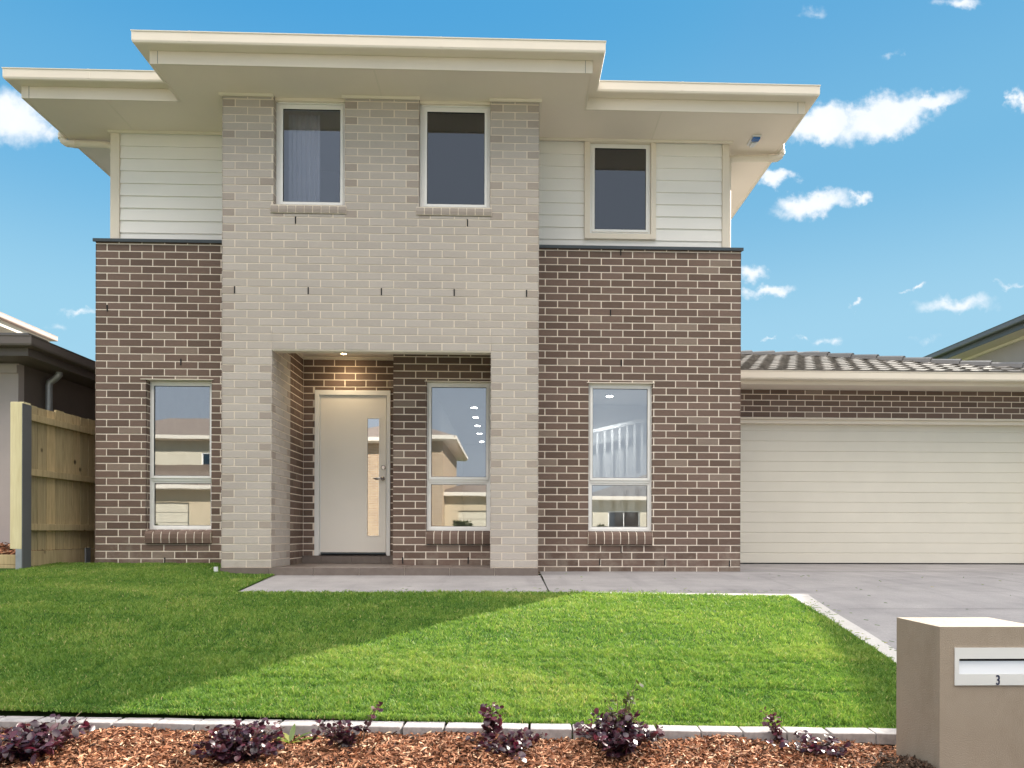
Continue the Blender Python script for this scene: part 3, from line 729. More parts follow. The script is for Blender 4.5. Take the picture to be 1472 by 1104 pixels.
# ---- front door
fr_ = MB(); x0, x1, z1 = -2.435, -1.493, 2.249
fr_.box(x0, x0 + .055, DW - .02, DW + .10, .178, z1).box(x1 - .042, x1, DW - .02, DW + .10, .178, z1).box(x0 + .055, x1 - .042, DW - .019, DW + .10, z1 - .06, z1)
fr_.box(x0 + .055, x0 + .075, DW + .02, DW + .06, .19, z1 - .06).box(x0 + .075, x1 - .058, DW + .02, DW + .06, z1 - .08, z1 - .06).box(x1 - .058, x1 - .042, DW + .02, DW + .06, .19, z1 - .06)
build(fr_, 'door_frame', 'frame', house, bevel=.003)
a, b, c, d = -2.362, -1.552, .20, 2.168
s0, s1, q0, q1 = -1.787, -1.633, .425, 1.905
lf = MB(); y0, y1 = DW + .004, DW + .044
lf.box(a, s0, y0, y1, c, d).box(s1, b, y0, y1, c, d).box(s0, s1, y0, y1, c, q0).box(s0, s1, y0, y1, q1, d)
dl = build(lf, 'door', 'door_paint', house)
def sub(mb, name, mat, par, **k):
    o = build(mb, name, mat, None, **k); o.parent = par; return o
sub(MB().box(s0, s1, y0 + .012, y0 + .018, q0, q1), 'pane', 'mirror_glass', dl)
bd = MB().box(s0 - .008, s0 + .004, y0 - .004, y0 + .01, q0 - .008, q1 + .008).box(s1 - .004, s1 + .008, y0 - .004, y0 + .01, q0 - .008, q1 + .008).box(s0 + .004, s1 - .004, y0 - .004, y0 + .01, q0 - .008, q0 + .004).box(s0 + .004, s1 - .004, y0 - .004, y0 + .01, q1 - .004, q1 + .008)
sub(bd, 'glazing_bead', 'door_paint', dl)
hd = MB().tube([(-1.588, y0 - .002, 1.147), (-1.588, y0 - .012, 1.147)], .027, 20)
hd.tube([(-1.588, y0 - .008, 1.147), (-1.588, y0 - .05, 1.147), (-1.62, y0 - .056, 1.148), (-1.70, y0 - .052, 1.142)], [.011, .011, .010, .007], 10)
sub(hd, 'handle', 'steel', dl, smooth=True)
sub(MB().tube([(-1.583, y0 - .001, 1.286), (-1.583, y0 - .014, 1.286), (-1.583, y0 - .018, 1.286)], [.029, .029, .02], 20), 'deadlock', 'steel', dl, smooth=False)
sub(MB().box(a + .0, b, y0 - .006, y0, c - .004, c + .02), 'weather_strip', 'flashing', dl)
build(MB().box(-2.6, -1.36, DW + .112, DW + .14, 2.25, 2.66), 'door_lining', 'plaster', house)

# ---- downpipes
def dpipe(side):
    m = MB()
    if side > 0: gx, wx, y = 3.375, 2.705, 8.42
    else: gx, wx, y = -5.40, -4.785, 8.38
    s = 1 if side > 0 else -1
    pts = [(gx, y, 5.34), (gx, y, 5.22), (gx - s * .012, y, 5.18), (gx - s * .05, y, 5.155), (gx - s * .10, y, 5.15), (wx + s * .09, y, 5.14), (wx + s * .04, y, 5.13), (wx + s * .008, y, 5.10), (wx, y, 5.06), (wx, y, 3.9 if 1 else 0), (wx, y, 3.89)]
    m.tube(pts, .042, 14)
    o = build(m, 'downpipe', 'cream', house, smooth=True)
    for pp in ([(gx, y, 5.20), (gx, y, 5.26)], [(gx - s * .13, y, 5.15), (gx - s * .17, y, 5.149)], [(wx, y, 4.98), (wx, y, 5.03)]):
        sub(MB().tube(pp, .048, 14), 'pipe_collar', 'cream', o, smooth=False)
dpipe(1); dpipe(-1)

# ---- garage
gl_ = [3.28]
mo = MB(); br = MB()
shell(mo, gf, 2.77, 8.12, 0.0, 2.66, .11, [(2.771, 7.9, -.1, 2.19)])
bricks(br, gf, 2.77, 8.12, 0.0, 2.66, 2.19, .2605, .0856, 2.82, 2.95, [(2.7, 7.9, -.1, 2.19)])
fg = Fr((8.12, 0, 0), (0, 1, 0), (1, 0, 0)); shell(mo, fg, G + .11, 15.8, 0, 2.66, .11); bricks(br, fg, G, 15.8, 0, 2.66, 2.19, .2605, .0856, G, G + .12)
build(mo, 'garage_wall_mortar', 'mortar', house); build(br, 'garage_brick_wall', 'dark_brick', house)
build(MB().box(2.77, 7.91, G - .006, G + .11, 2.168, 2.189), 'lintel', 'cream', house)
gd = MB()
z = .03; npan = 14; ph = (2.165 - .03) / npan
for i in range(npan):
    c, d = z + i * ph, z + (i + 1) * ph
    y = G + .12
    gd.prism([(y, c + .004), (y, d - .009), (y + .007, d - .005), (y + .005, d), (y + .03, d), (y + .03, c), (y + .005, c), (y + .005, c + .001)], 2.775, 7.895, 'x')
gdo = build(gd, 'garage_door', 'garage_panel', house)
sub(MB().box(2.775, 7.895, G + .115, G + .15, .016, .028), 'weather_strip', 'black', gdo)
build(MB().box(2.77, 7.9, G + .03, G + .3, 2.11, 2.166), 'garage_head_trim', 'cream', house)
m = MB(); sweep(m, [(2.79, 9.62), (8.24, 9.62), (8.24, 16.1)], [(-.02, 2.60), (0, 2.60), (0, 2.75), (-.02, 2.75)]); build(m, 'garage_fascia', 'cream', house)
m = MB(); sweep(m, [(2.79, 9.62), (8.24, 9.62), (8.24, 16.1)], [(a, b - 5.335 + 2.648) for a, b in GP]); build(m, 'garage_gutter', 'cream', house)
build(MB().box(2.78, 8.22, 9.64, 10.0, 2.602, 2.62).box(8.13, 8.22, 10.0, 16, 2.602, 2.62), 'garage_soffit', 'soffit', house)
# garage roof tiles: front plane truncated by the hip on the right
PT = .333; ang = math.atan(PT); y_e, z_e = 9.52, 2.765; XC = 8.34; YR = 12.55
tl = MB(); sp_ = .33; wd = .27
nrow = int(math.ceil((YR - y_e) / math.cos(ang) / sp_))
def slope_pt(x, s, h):
    return (x, y_e + s * math.cos(ang) - h * math.sin(ang), z_e + s * math.sin(ang) + h * math.cos(ang))
prof = [(0, .006), (.10, .002), (.34, .0), (.58, .002), (.70, .014), (.82, .020), (.94, .014), (1.0, .001)]
for r_ in range(nrow):
    s0_ = r_ * sp_ - .02; s1_ = min(s0_ + sp_ + .04, (YR - y_e) / math.cos(ang))
    off = (r_ % 2) * wd * .5
    x = 2.76 - off
    while x < XC - (s0_ * math.cos(ang)) - .02:
        rv = rb.random(); i = len(tl.v); cnt = 0
        xs_ = []
        for (t, h) in prof:
            xx = min(max(x + t * wd, 2.77), XC + .02 - s0_ * math.cos(ang)); xb = min(max(x + t * wd, 2.77), XC + .02 - s1_ * math.cos(ang))
            tl.v += [slope_pt(xx, s0_, h + .030), slope_pt(xb, s1_, h - .004), slope_pt(xx, s0_, h - .008)]; tl.r += [rv] * 3
        for k in range(len(prof) - 1):
            q = i + 3 * k; tl.f += [(q, q + 3, q + 4, q + 1), (q, q + 2, q + 5, q + 3)]
        x += wd
build(tl, 'garage_roof', 'roof_tile', house, normals=False)
ub = MB(); zt = z_e + PT * (YR - y_e)
ub.poly([(2.77, y_e + .02, z_e - .03), (XC - .02, y_e + .02, z_e - .03), (XC - 3.03, YR, zt - .04), (2.77, YR, zt - .04)])
ub.poly([(XC, y_e + .02, z_e - .02), (XC, 16.2, z_e - .02), (XC - 3.03, 13.2, zt - .03), (XC - 3.03, YR, zt - .03)])
ub.poly([(2.77, YR, zt - .04), (XC - 3.03, YR, zt - .04), (XC - 3.03, 13.2, zt - .03), (2.77, 13.2, zt - .03)])
ub.poly([(2.77, 16.2, z_e - .02), (2.77, 13.2, zt - .03), (XC - 3.03, 13.2, zt - .03), (XC, 16.2, z_e - .02)])
build(ub, 'roof_underlay', 'dark_tile', house)
rc = MB()
u2_drop = -.19
def caps(p0, p1, L=.42):
    p0 = Vector(p0); p1 = Vector(p1); n = int((p1 - p0).length / L); d = (p1 - p0).normalized(); sd = d.cross(Vector((0, 0, 1))).normalized(); up = sd.cross(d)
    for i in range(n):
        a = p0 + d * (i * L); b = a + d * (L + .04)
        A = []; 
        for pt, g in ((a, 1.0), (b, .80)):
            for o_, h_ in ((-.11, -.03), (-.085, .035), (-.03, .065), (.03, .065), (.085, .035), (.11, -.03)):
                A.append(tuple(pt + sd * (o_ * g) + up * (h_ * g + (.012 if g == 1.0 else -.004))))
        k = len(rc.v); rc.v += A; rc.r += [rb.random() * .3] * 12
        for q in range(5): rc.f.append((k + q, k + q + 1, k + 7 + q, k + 6 + q))
        rc.f.append(tuple(k + q for q in range(6)))
caps((XC, y_e, z_e + .03), (XC - 3.0, YR - .02, zt + .03)); caps((XC - 2.6, YR - .0, zt + .02), (2.9, YR, zt + .02))
build(rc, 'ridge_caps', 'dark_tile', house)

# ---- inside, seen through the panes
m = MB()
m.box(-4.7, 2.65, 8.75, 17.9, .05, .10); build(m, 'timber_floor', 'timber_floor', house)
m = MB().box(-4.71, 2.65, 8.75, 17.9, 2.66, 2.80).box(-4.71, -3.1, 8.215, 8.75, 2.66, 2.80).box(.2, 2.65, 8.215, 8.75, 2.66, 2.80).box(-1.37, -.1, 8.215, 8.75, 2.702, 2.80)
build(m, 'ceiling', 'plaster', house)
m = MB().box(-3.12, -3.02, 8.25, 17, .1, 2.66).box(-1.26, -1.16, 8.73, 17, .1, 2.66).box(.34, .44, 8.25, 17, .1, 2.66).box(-4.7, -3.12, 12, 12.1, .1, 2.66).box(.44, 2.65, 11.6, 11.7, .1, 2.66).box(-1.16, .34, 17, 17.1, .1, 2.66).box(-3.02, -1.26, 12.0, 12.1, .1, 2.66)
m.box(-4.7, 2.58, 12.5, 12.6, 2.82, 5.2).box(-3.02, -2.26, 9.0, 9.1, 2.82, 5.2).box(-1.45, -1.35, 8.4, 12.5, 2.82, 5.2).box(.33, .43, 8.4, 12.5, 2.82, 5.2)
build(m, 'interior_wall', 'plaster', house)
m = MB().box(-4.7, 2.6, 8.26, 17.9, 2.80, 2.82).box(-3.0, .2, 7.6, 8.259, 2.80, 2.83); build(m, 'upper_floor', 'timber_floor', house)
m = MB().prism([(.5, 1.93), (.5, 1.99), (2.6, 2.46), (2.6, 2.40)], 11.25, 11.30, 'y').prism([(.5, .85), (.5, 1.1), (2.6, 1.57), (2.6, 1.32)], 11.24, 11.31, 'y')
for i in range(17):
    x = .56 + i * .125; m.box(x, x + .035, 11.262, 11.288, 1.08 + (x - .5) * .2238, 1.95 + (x - .5) * .2238)
build(m, 'stair_balustrade', 'frame', house)
# curtain behind the left upper window
m = MB()
for i in range(14):
    x = -2.50 + i * .025; y = 7.78 + (.012 if i % 2 else -.012); y2 = 7.78 + (-.012 if i % 2 else .012)
    m.poly([(x, y, 3.95), (x + .025, y2, 3.95), (x + .025, y2, 5.19), (x, y, 5.19)])
build(m, 'curtain', 'plaster', house)

# ---- lamps
def lamp(name, label, x, y, z, glow, r=.045, group=None, watt=0):
    t = thing(name, label, 'light', group, (x, y, z))
    a = MB().tube([(0, 0, -.006), (0, 0, .004)], r * 1.35, 20); o = a.build('trim_ring', 'white_plastic', t)
    b = MB().tube([(0, 0, -.010), (0, 0, -.006)], r, 20); b.build('lens', glow, t)
    if watt:
        l = bpy.data.lights.new('bulb', 'SPOT'); l.energy = watt; l.color = (1, .80, .52) if glow == 'porch_glow' else (1, .93, .82); l.spot_size = R(150); l.spot_blend = .8; l.shadow_soft_size = .04
        o = bpy.data.objects.new('bulb', l); COL.objects.link(o); o.parent = t; o.location = (0, 0, -.03)
lamp('downlight', 'glowing round downlight in the porch ceiling above the front door', -2.02, 8.35, 2.655, 'porch_glow', .035, watt=4)
pos = ['top of its row', 'second from the top', 'middle of its row', 'second from the bottom', 'bottom of its row']
for i, (x, y) in enumerate([(-.62, 11.9), (-.64, 12.9), (-.65, 13.9), (-.66, 15.0), (-.665, 16.3)]):
    lamp('downlight', 'downlight in the window beside the front door, %s' % pos[i], x, y, 2.652, 'lamp_glow', .055, 'downlights in the hall ceiling')
lamp('downlight', 'single downlight seen through the window right of the pale brick portal', 1.59, 10.8, 2.652, 'lamp_glow', .055, watt=26)
t = thing('soffit_light', 'small white and blue light fitting under the eave at the right corner', 'light', None, (2.93, 8.12, 5.21))
MB().box(-.055, .055, -.10, .10, -.022, .001).build('housing', 'white_plastic', t, bevel=.006)
MB().box(-.045, .045, -.10, -.02, -.045, -.022).build('lens', 'blue_lens', t, bevel=.01)
MB().box(-.030, .030, .0, .09, -.05, -.022).build('lamp_head', 'white_plastic', t, bevel=.008)
# small plastic cap at the foot of the portal
t = MB().tube([(0, 0, -.03), (0, 0, .05)], .022, 12); o = t.build('pipe_cap', 'white_plastic'); o.location = (-3.15, 7.42, .045)
tag(o, 'small white plastic pipe cap in the grass at the foot of the pale brick portal', 'pipe cap')

# ------------------------------------------------------------------ LEFT NEIGHBOUR
nb = thing('neighbour_house', 'taupe rendered house with brown gutter behind the timber fence on the left', 'house', None, (-9, 8.5, .2))
def bp(mb, name, mat, par, **k): return build(mb, name, mat, par, **k)
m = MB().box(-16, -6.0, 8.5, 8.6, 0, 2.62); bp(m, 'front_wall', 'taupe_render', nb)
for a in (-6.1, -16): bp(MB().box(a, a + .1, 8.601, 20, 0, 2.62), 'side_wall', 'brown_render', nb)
m = MB(); sweep(m, [(-16.3, 8.12), (-5.62, 8.12), (-5.62, 20.2)], [(-.02, 2.52), (0, 2.52), (0, 2.72), (-.02, 2.72)]); bp(m, 'fascia', 'fascia_brown', nb)
m = MB(); sweep(m, [(-16.3, 8.12), (-5.62, 8.12), (-5.62, 20.2)], [(a, b - 5.335 + 2.61) for a, b in GP]); bp(m, 'gutter', 'fascia_brown', nb)
m = MB().box(-16.2, -5.64, 8.14, 20, 2.52, 2.54); bp(m, 'soffit', 'fascia_brown', nb)
m = hip(MB(), -16.4, -5.54, 8.04, 20.3, 2.735, 14); bp(m, 'roof', 'dark_tile', nb)
m = MB().box(-16, -6.0, 8.47, 8.50, 2.40, 2.50); bp(m, 'frieze', 'taupe_render', nb)
m = MB().tube([(-5.80, 8.95, 2.56), (-5.80, 8.95, 2.49), (-5.86, 8.95, 2.43), (-5.92, 8.95, 2.39), (-5.93, 8.95, 2.34), (-5.93, 8.95, .2)], .04, 12); bp(m, 'downpipe', 'galv', nb, smooth=True)
# its tiled skin on the street plane
m = MB()
for i in range(9):
    y0_ = 8.04 + i * .32
    m.box(-16.4 + i * .32, -5.56 - i * .32, y0_, y0_ + .33, 0, .022, M=Matrix.Translation((0, 0, 2.742 + i * .32 * math.tan(R(14)))) )
bp(m, 'tile_courses', 'dark_tile', nb)
# taller house behind, only its eave shows
u2 = thing('far_house', 'upper storey of a white-eaved house showing above the left neighbour roof', 'house', None, (-14, 14, 0))
bp(MB().box(-22, -11.85, 9.5, 16.4, 0, 5.22), 'wall', 'brown_render', u2)
m = MB(); E2 = [(-22.5, 8.9), (-11.25, 8.9), (-11.25, 17.0), (-22.5, 17.0)]
sweep(m, E2, [(-.02, 5.20), (0, 5.20), (0, 5.40), (-.02, 5.40)]); bp(m, 'fascia', 'soffit', u2)
m = MB(); sweep(m, E2, GP); bp(m, 'gutter', 'far_gutter', u2)
bp(MB().box(-22.5, -11.27, 8.92, 16.98, 5.20, 5.22), 'soffit', 'cream', u2)
bp(hip(MB(), -22.6, -11.15, 8.8, 17.1, 5.46, 20), 'roof', 'brown_tile', u2)
bp(MB().tube([(-11.2, 15.2, 5.34), (-11.22, 15.2, 5.2), (-11.75, 15.2, 5.05), (-11.8, 15.2, 4.9), (-11.8, 15.2, .2)], .05, 10), 'downpipe', 'fascia_brown', u2)

u2.location.z = -.19
# fence
fe_ = thing('timber_fence', 'treated pine paling fence running back between the two houses', 'fence', None, (-5.2, 7.5, 0))
FX = -5.2
pm = MB(); y = 7.60
while y < 14:
    h = 1.86 + rb.uniform(-.02, .02); pm.box(FX - .075 - rb.random() * .006, FX - .055, y, y + .140, .26, h, rb.random()); 
    if y < 13: pm.box(FX - .090, FX - .076, y + .11, y + .19, .26, h - .01, rb.random())
    y += .152
bp(pm, 'palings', 'paling', fe_)
for z in (.52, 1.12, 1.72): bp(MB().box(FX - .054, FX - .012, 7.58, 14, z - .04, z + .035), 'rail', 'paling', fe_, bevel=.003)
bp(MB().box(FX - .085, FX - .03, 7.6, 14, -.02, .255), 'plinth_board', 'paling', fe_)
bp(MB().box(FX - .150, FX - .012, 7.46, 7.575, .28, 1.86), 'post', 'pine', fe_, bevel=.004)
hb = MB().box(FX - .012, FX - .004, 7.44, 7.575, .0, 1.84); bp(hb, 'steel_flange', 'grey_gutter', fe_)
for y in (7.46, 9.3): bp(MB().box(FX - .09, FX - .082, y, y + .1, -.05, .285).box(FX - .082, FX - .018, y + .0, y + .008, -.05, .28).box(FX - .018, FX - .0125, y, y + .1, -.05, .285), 'steel_stirrup', 'galv', fe_)
for y in (8.55,): bp(MB().box(FX - .028, FX - .012, y, y + .09, -.03, .27), 'steel_stirrup', 'galv', fe_)
rs = MB().box(-9.5, FX - .1, 7.56, 7.62, -.08, .105, .5).box(-9.5, FX - .1, 7.562, 7.618, .108, .215, .7); o = rs.build('retaining_sleeper', 'paling', bevel=.004)
tag(o, 'low treated timber sleeper wall holding mulch left of the fence post', 'retaining wall')
o = sheet('garden_soil', [-9.5, -8, -7, -6, FX - .09], [7.62, 8.0, 8.5], lambda x, y: .19 + (y - 7.62) * .12, 'soil'); struct(o)

# ------------------------------------------------------------------ RIGHT NEIGHBOUR
rn = thing('neighbour_house', 'pale house with grey gutter rising behind the garage roof on the right', 'house', None, (13, 15, 0))
bp(MB().box(11.05, 20, 11.8, 18.6, 0, 4.80), 'wall', 'taupe_render', rn)
m = MB(); E3 = [(20, 11.3), (10.58, 11.3), (10.58, 19.2), (20, 19.2)]
E3 = E3[::-1]
E3 = [(20, 19.2), (10.58, 19.2), (10.58, 11.3), (20, 11.3)]
sweep(m, E3, [(-.02, 4.72), (0, 4.72), (0, 4.88), (-.02, 4.88)]); bp(m, 'fascia', 'grey_gutter', rn)
m = MB(); sweep(m, E3, [(a, b - 5.335 + 4.83) for a, b in GP]); bp(m, 'gutter', 'grey_gutter', rn)
bp(MB().box(10.6, 20, 11.32, 19.18, 4.72, 4.74), 'soffit', 'beige_soffit', rn)
bp(MB().box(11.0, 11.05, 11.75, 18.6, 4.66, 4.718), 'frieze', 'cream', rn)
bp(hip(MB(), 10.48, 20, 11.2, 19.3, 4.955, 20), 'roof', 'dark_tile', rn)
# unseen taller wing added, its skillion roof shaped to shadow driveway and lawn edge
bp(MB().prism([(7.4, 0), (14.85, 0), (14.85, 7.15), (7.4, 8.1)], 12.1, 21, 'x'), 'shadow_wing', 'taupe_render', rn)
bp(MB().prism([(6.6, 8.22), (14.95, 7.2), (14.95, 7.38), (6.6, 8.47)], 11.6, 21.5, 'x'), 'shadow_wing_roof', 'grey_gutter', rn)
bp(MB().box(12.05, 12.1, 9.0, 10.4, 4.4, 5.8), 'window', 'dark_glass', rn)

# ------------------------------------------------------------------ LAWN
def lawn():
    mb = MB()
    cols = 40
    rows = 22
    for j in range(rows + 1):
        t = j / rows
        for i in range(cols + 1):
            s = i / cols
            y = 3.25 * (1 - t) + 5.98 * t
            xa, xb = -9.5, XR(y)
            x = xa + (xb - xa) * (1 - (1 - s) ** 1.3)
            y = (KY(x) + .004) * (1 - t) + (6.01 - max(0, x - .6) * .085) * t
            x = min(x, XR(y) if x > 1.5 else x)
            mb.v.append((x, y, gz(x, y) + .004)); mb.r.append(.5)
    for j in range(rows):
        for i in range(cols): q = j * (cols + 1) + i; mb.f.append((q, q + 1, q + cols + 2, q + cols + 1))
    base = len(mb.v)
    ys = [6.01, 6.5, 7.0, 7.45]
    for y in ys:
        for i in range(13):
            x = -9.5 + (9.5 - 2.39 - (y - 6.02) * .10) * i / 12; mb.v.append((x, y, gz(x, y) + .004)); mb.r.append(.5)
    for j in range(3):
        for i in range(12): q = base + j * 13 + i; mb.f.append((q, q + 1, q + 14, q + 13))
    base = len(mb.v)
    for y in (7.45, 7.8, 8.12):
        for i in range(9):
            x = -9.5 + (9.5 - 3.13) * i / 8; mb.v.append((x, y, gz(x, y) + .004)); mb.r.append(.5)
    for j in range(2):
        for i in range(8): q = base + j * 9 + i; mb.f.append((q, q + 1, q + 10, q + 9))
    struct(mb.build('lawn', 'turf_base', normals=False))
    # side passage
    struct(sheet('side_passage', [-6.0, -4.84], [8.12, 9, 18], lambda x, y: .08, 'soil'))
    # blades
    rng = np.random.default_rng(5)
    def zone(n, x0, x1, y0, y1, keep):
        x = rng.uniform(x0, x1, n); y = rng.uniform(y0, y1, n); k = keep(x, y); return x[k], y[k]
    ky = lambda x: 3.25 - .068 * (x + .3)
    xr = lambda y: 2.235 + (y - 3.1) * .075
    yt = lambda x: 6.01 - np.maximum(0, x - .6) * .085
    edge = lambda x, y: (y > ky(x) + .006) & (y < yt(x) - .005) & (x < xr(y) - .004)
    Z = [zone(290000, -3.6, 2.5, 3.05, 4.3, edge), zone(200000, -5.0, 2.5, 4.3, 6.02, edge),
         zone(26000, -8.0, -3.6, 3.2, 4.3, edge), zone(30000, -8, -5.0, 4.3, 6.02, edge),
         zone(56000, -5.25, -2.35, 6.02, 7.47, lambda x, y: (x < -2.39 - (y - 6.02) * .10 - .005)),
         zone(24000, -5.25, -3.12, 7.47, 8.10, lambda x, y: x < -3.14)]
    # ragged fringe over the kerb
    xf = rng.uniform(-4, 2.2, 9000); yf = ky(xf) + rng.uniform(-.006, .03, 9000); Z.append((xf, yf))
    x = np.concatenate([a for a, b in Z]); y = np.concatenate([b for a, b in Z]); n = len(x)
    gx = np.array([p[0] for p in GT]); gy = np.array([p[1] for p in GT])
    z = np.interp(y, gx, gy) + np.where(x < -2.9, .075 * np.clip((y - 6.2) / 1.7, 0, 1) * np.clip((-2.9 - x) / .5, 0, 1), 0)
    # clumping
    cl_ = np.sin(x * 7.3 + 1.3 * np.sin(y * 5.1)) * np.sin(y * 8.7 + 1.7 * np.sin(x * 4.3))
    cl2 = np.sin(x * 31 + 2 * np.sin(y * 23)) * np.sin(y * 29 + 2 * np.sin(x * 27))
    cl3 = np.sin(x * 13.1 + 3 * np.sin(y * 9.3 + 1)) * np.sin(y * 15.7 + 2.5 * np.sin(x * 11.9))
    h = (.021 + .002 * cl_ + .005 * cl2 + .005 * cl3) * rng.uniform(.55, 1.35, n)
    yy_ = y + .068 * x; roll = np.floor(yy_ / .41); off_ = np.sin(roll * 12.9) * 40; xs2 = x + off_; bit = np.floor(xs2 / 1.6)
    tone = np.sin(roll * 78.2 + bit * 37.7) * .06
    seam = np.minimum(np.abs(yy_ / .41 - np.round(yy_ / .41)) * .41, np.abs(xs2 / 1.6 - np.round(xs2 / 1.6)) * 1.6)
    sm_ = np.exp(-(seam / .014) ** 2) * (np.sin(x * 5 + roll * 3) > -.5)
    h = h * (1 - .5 * sm_)
    patch = np.clip(np.sin(x * 2.3 + np.sin(y * 3.1) * 2) * np.sin(y * 2.9 + 1.3 * np.sin(x * 2.1)) - .45, 0, 1)
    w = rng.uniform(.0015, .0028, n) * (1 + .18 * np.clip(y - 4, 0, 4))
    a = rng.uniform(0, 2 * np.pi, n); ln = rng.uniform(.15, 1.0, n) * h * 1.1; b_ = rng.uniform(0, 2 * np.pi, n)
    dx, dy = np.cos(a) * w, np.sin(a) * w; lx, ly = np.cos(b_) * ln, np.sin(b_) * ln
    V = np.empty((n, 5, 3), np.float32)
    V[:, 0] = np.stack([x - dx, y - dy, z], 1); V[:, 1] = np.stack([x + dx, y + dy, z], 1)
    V[:, 2] = np.stack([x + dx * .8 + lx * .4, y + dy * .8 + ly * .4, z + h * .65], 1); V[:, 3] = np.stack([x - dx * .8 + lx * .4, y - dy * .8 + ly * .4, z + h * .65], 1)
    V[:, 4] = np.stack([x + lx, y + ly, z + h], 1)
    me = bpy.data.meshes.new('grass'); me.vertices.add(n * 5); me.vertices.foreach_set('co', V.ravel())
    idx = np.arange(n)[:, None] * 5
    loops = np.concatenate([idx + 0, idx + 1, idx + 2, idx + 3, idx + 3, idx + 2, idx + 4], 1).ravel().astype(np.int32)
    me.loops.add(n * 7); me.loops.foreach_set('vertex_index', loops)
    st = (np.arange(n)[:, None] * 7 + np.array([0, 4])[None]).ravel().astype(np.int32)
    me.polygons.add(n * 2); me.polygons.foreach_set('loop_start', st)
    at = me.attributes.new('rnd', 'FLOAT', 'POINT')
    rv = np.clip(rng.normal(.42, .23, n) + tone - .25 * sm_ + .35 * patch + .07 * cl_ + .09 * cl2 + .10 * cl3 + .05 * np.sin(x * 1.9 + y * 2.3), 0, .93); rv[rng.random(n) < .022 + .07 * patch] = 1.0
    at.data.foreach_set('value', np.repeat(rv, 5).astype(np.float32))
    me.materials.append(MATS['grass_blade']); me.update(calc_edges=True); me.validate()
    o = bpy.data.objects.new('grass', me); COL.objects.link(o)
    stuff(o, 'short green turf of the front lawn', 'grass')
lawn()

# ------------------------------------------------------------------ KERB OF PAVERS
ed = thing('lawn_edging', 'row of grey pavers set in mortar between the lawn and the bark bed', 'edging', None, (-.3, 3.2, -.45))
x = -4.4; i = 0
rk = random.Random(11)
while x < 2.2:
    L = .196 if rk.random() > .15 else .19
    xc = x + L / 2; yc = KY(xc) - .052; gap = rk.choice([.004, .007, .012])
    mtx = Matrix.Translation((xc, yc, gz(xc, 3.22) - .0 + .004)) @ Matrix.Rotation(-.068 + rk.uniform(-.03, .03), 4, 'Z') @ Matrix.Rotation(rk.uniform(-.012, .012), 4, 'Y')
    mb = MB().box(-L / 2, L / 2 - gap, -.047, .047, -.045, .006)
    o = mb.build('paver', 'paver', bevel=.004); o.parent = ed
    o.matrix_local = Matrix.Translation(-ed.location) @ mtx
    x += L; i += 1

# ------------------------------------------------------------------ MULCH BED
def mz(x, y):
    z = -.470 - .03 * max(0, (3.15 - y)) + .010 * math.sin(x * 5 + y * 3) + .008 * math.sin(x * 11 - y * 7)
    d = math.hypot((x - 1.60) / .17, (y - 2.62) / .20)
    z += .055 * math.exp(-d * d)
    return z
def mulch():
    xs = lin(-5, 2.24, 90); ys = lin(1.2, 3.36, 34)
    o = sheet('garden_bed', xs, ys, lambda x, y: mz(x, y) - .012, 'soil'); struct(o)
    rng = random.Random(2)
    def chips(name, mat, N, region, lo, hi, label, cat):
        V = []; F = []; Rr = []
        for _ in range(N):
            x, y = region()
            if y > KY(x) - .10: continue
            if 1.63 < x < 2.05 and 2.54 < y < 2.85: continue
            L = rng.uniform(lo, hi); w = rng.uniform(.002, .006); t = rng.uniform(.001, .003)
            M = Matrix.Translation((x, y, mz(x, y) + rng.uniform(-.004, .014))) @ Matrix.Rotation(rng.uniform(0, 6.28), 4, 'Z') @ Matrix.Rotation(rng.gauss(0, .38), 4, 'Y') @ Matrix.Rotation(rng.gauss(0, .6), 4, 'X')
            bnd = rng.uniform(-.15, .15) * L
            pts = [(-L / 2, -w * .4, 0), (-L / 2, w * .3, t), (0, -w, bnd), (0, w, bnd + t), (L / 2, -w * .3, 0), (L / 2, w * .45, 0), (0, 0, bnd - t * 2)]
            i0 = len(V); V += [tuple(M @ Vector(p)) for p in pts]; Rr += [min(1, max(0, rng.gauss(.5, .27)))] * 7
            F += [(i0, i0 + 2, i0 + 3, i0 + 1), (i0 + 2, i0 + 4, i0 + 5, i0 + 3), (i0, i0 + 1, i0 + 3, i0 + 6), (i0 + 2, i0, i0 + 6), (i0 + 4, i0 + 2, i0 + 6), (i0 + 3, i0 + 5, i0 + 6), (i0 + 5, i0 + 4, i0 + 6)]
        mb = MB(); mb.v = V; mb.f = F; mb.r = Rr
        stuff(mb.build(name, mat, normals=False), label, cat)
    chips('bark_mulch', 'mulch_chip', 52000, lambda: (rng.uniform(-3.0, 2.05), 2.45 + .85 * rng.random() ** 1.0), .014, .046, 'orange brown bark chips covering the front garden bed', 'mulch')
    def reg():
        a = rng.uniform(0, 6.28); r = abs(rng.gauss(0, .09)); return 1.575 + r * math.cos(a), 2.60 + r * math.sin(a) * 1.2
    chips('dry_clippings', 'dry_mulch', 3500, reg, .02, .055, 'dark mound of shredded clippings at the foot of the letterbox', 'mulch')
    chips('garden_mulch', 'dry_mulch', 0, reg, .02, .05, 'x', 'x') if False else None
mulch()
m = MB(); r9 = random.Random(8)
for _ in range(900):
    x = r9.uniform(-7, FX - .1); y = r9.uniform(7.63, 8.3); L = r9.uniform(.02, .05)
    M = Matrix.Translation((x, y, .215 + (y - 7.62) * .12 + r9.random() * .03)) @ Matrix.Rotation(r9.uniform(0, 6.28), 4, 'Z') @ Matrix.Rotation(r9.gauss(0, .4), 4, 'Y')
    m.box(-L, L, -.01, .01, 0, .006, r9.random(), M)
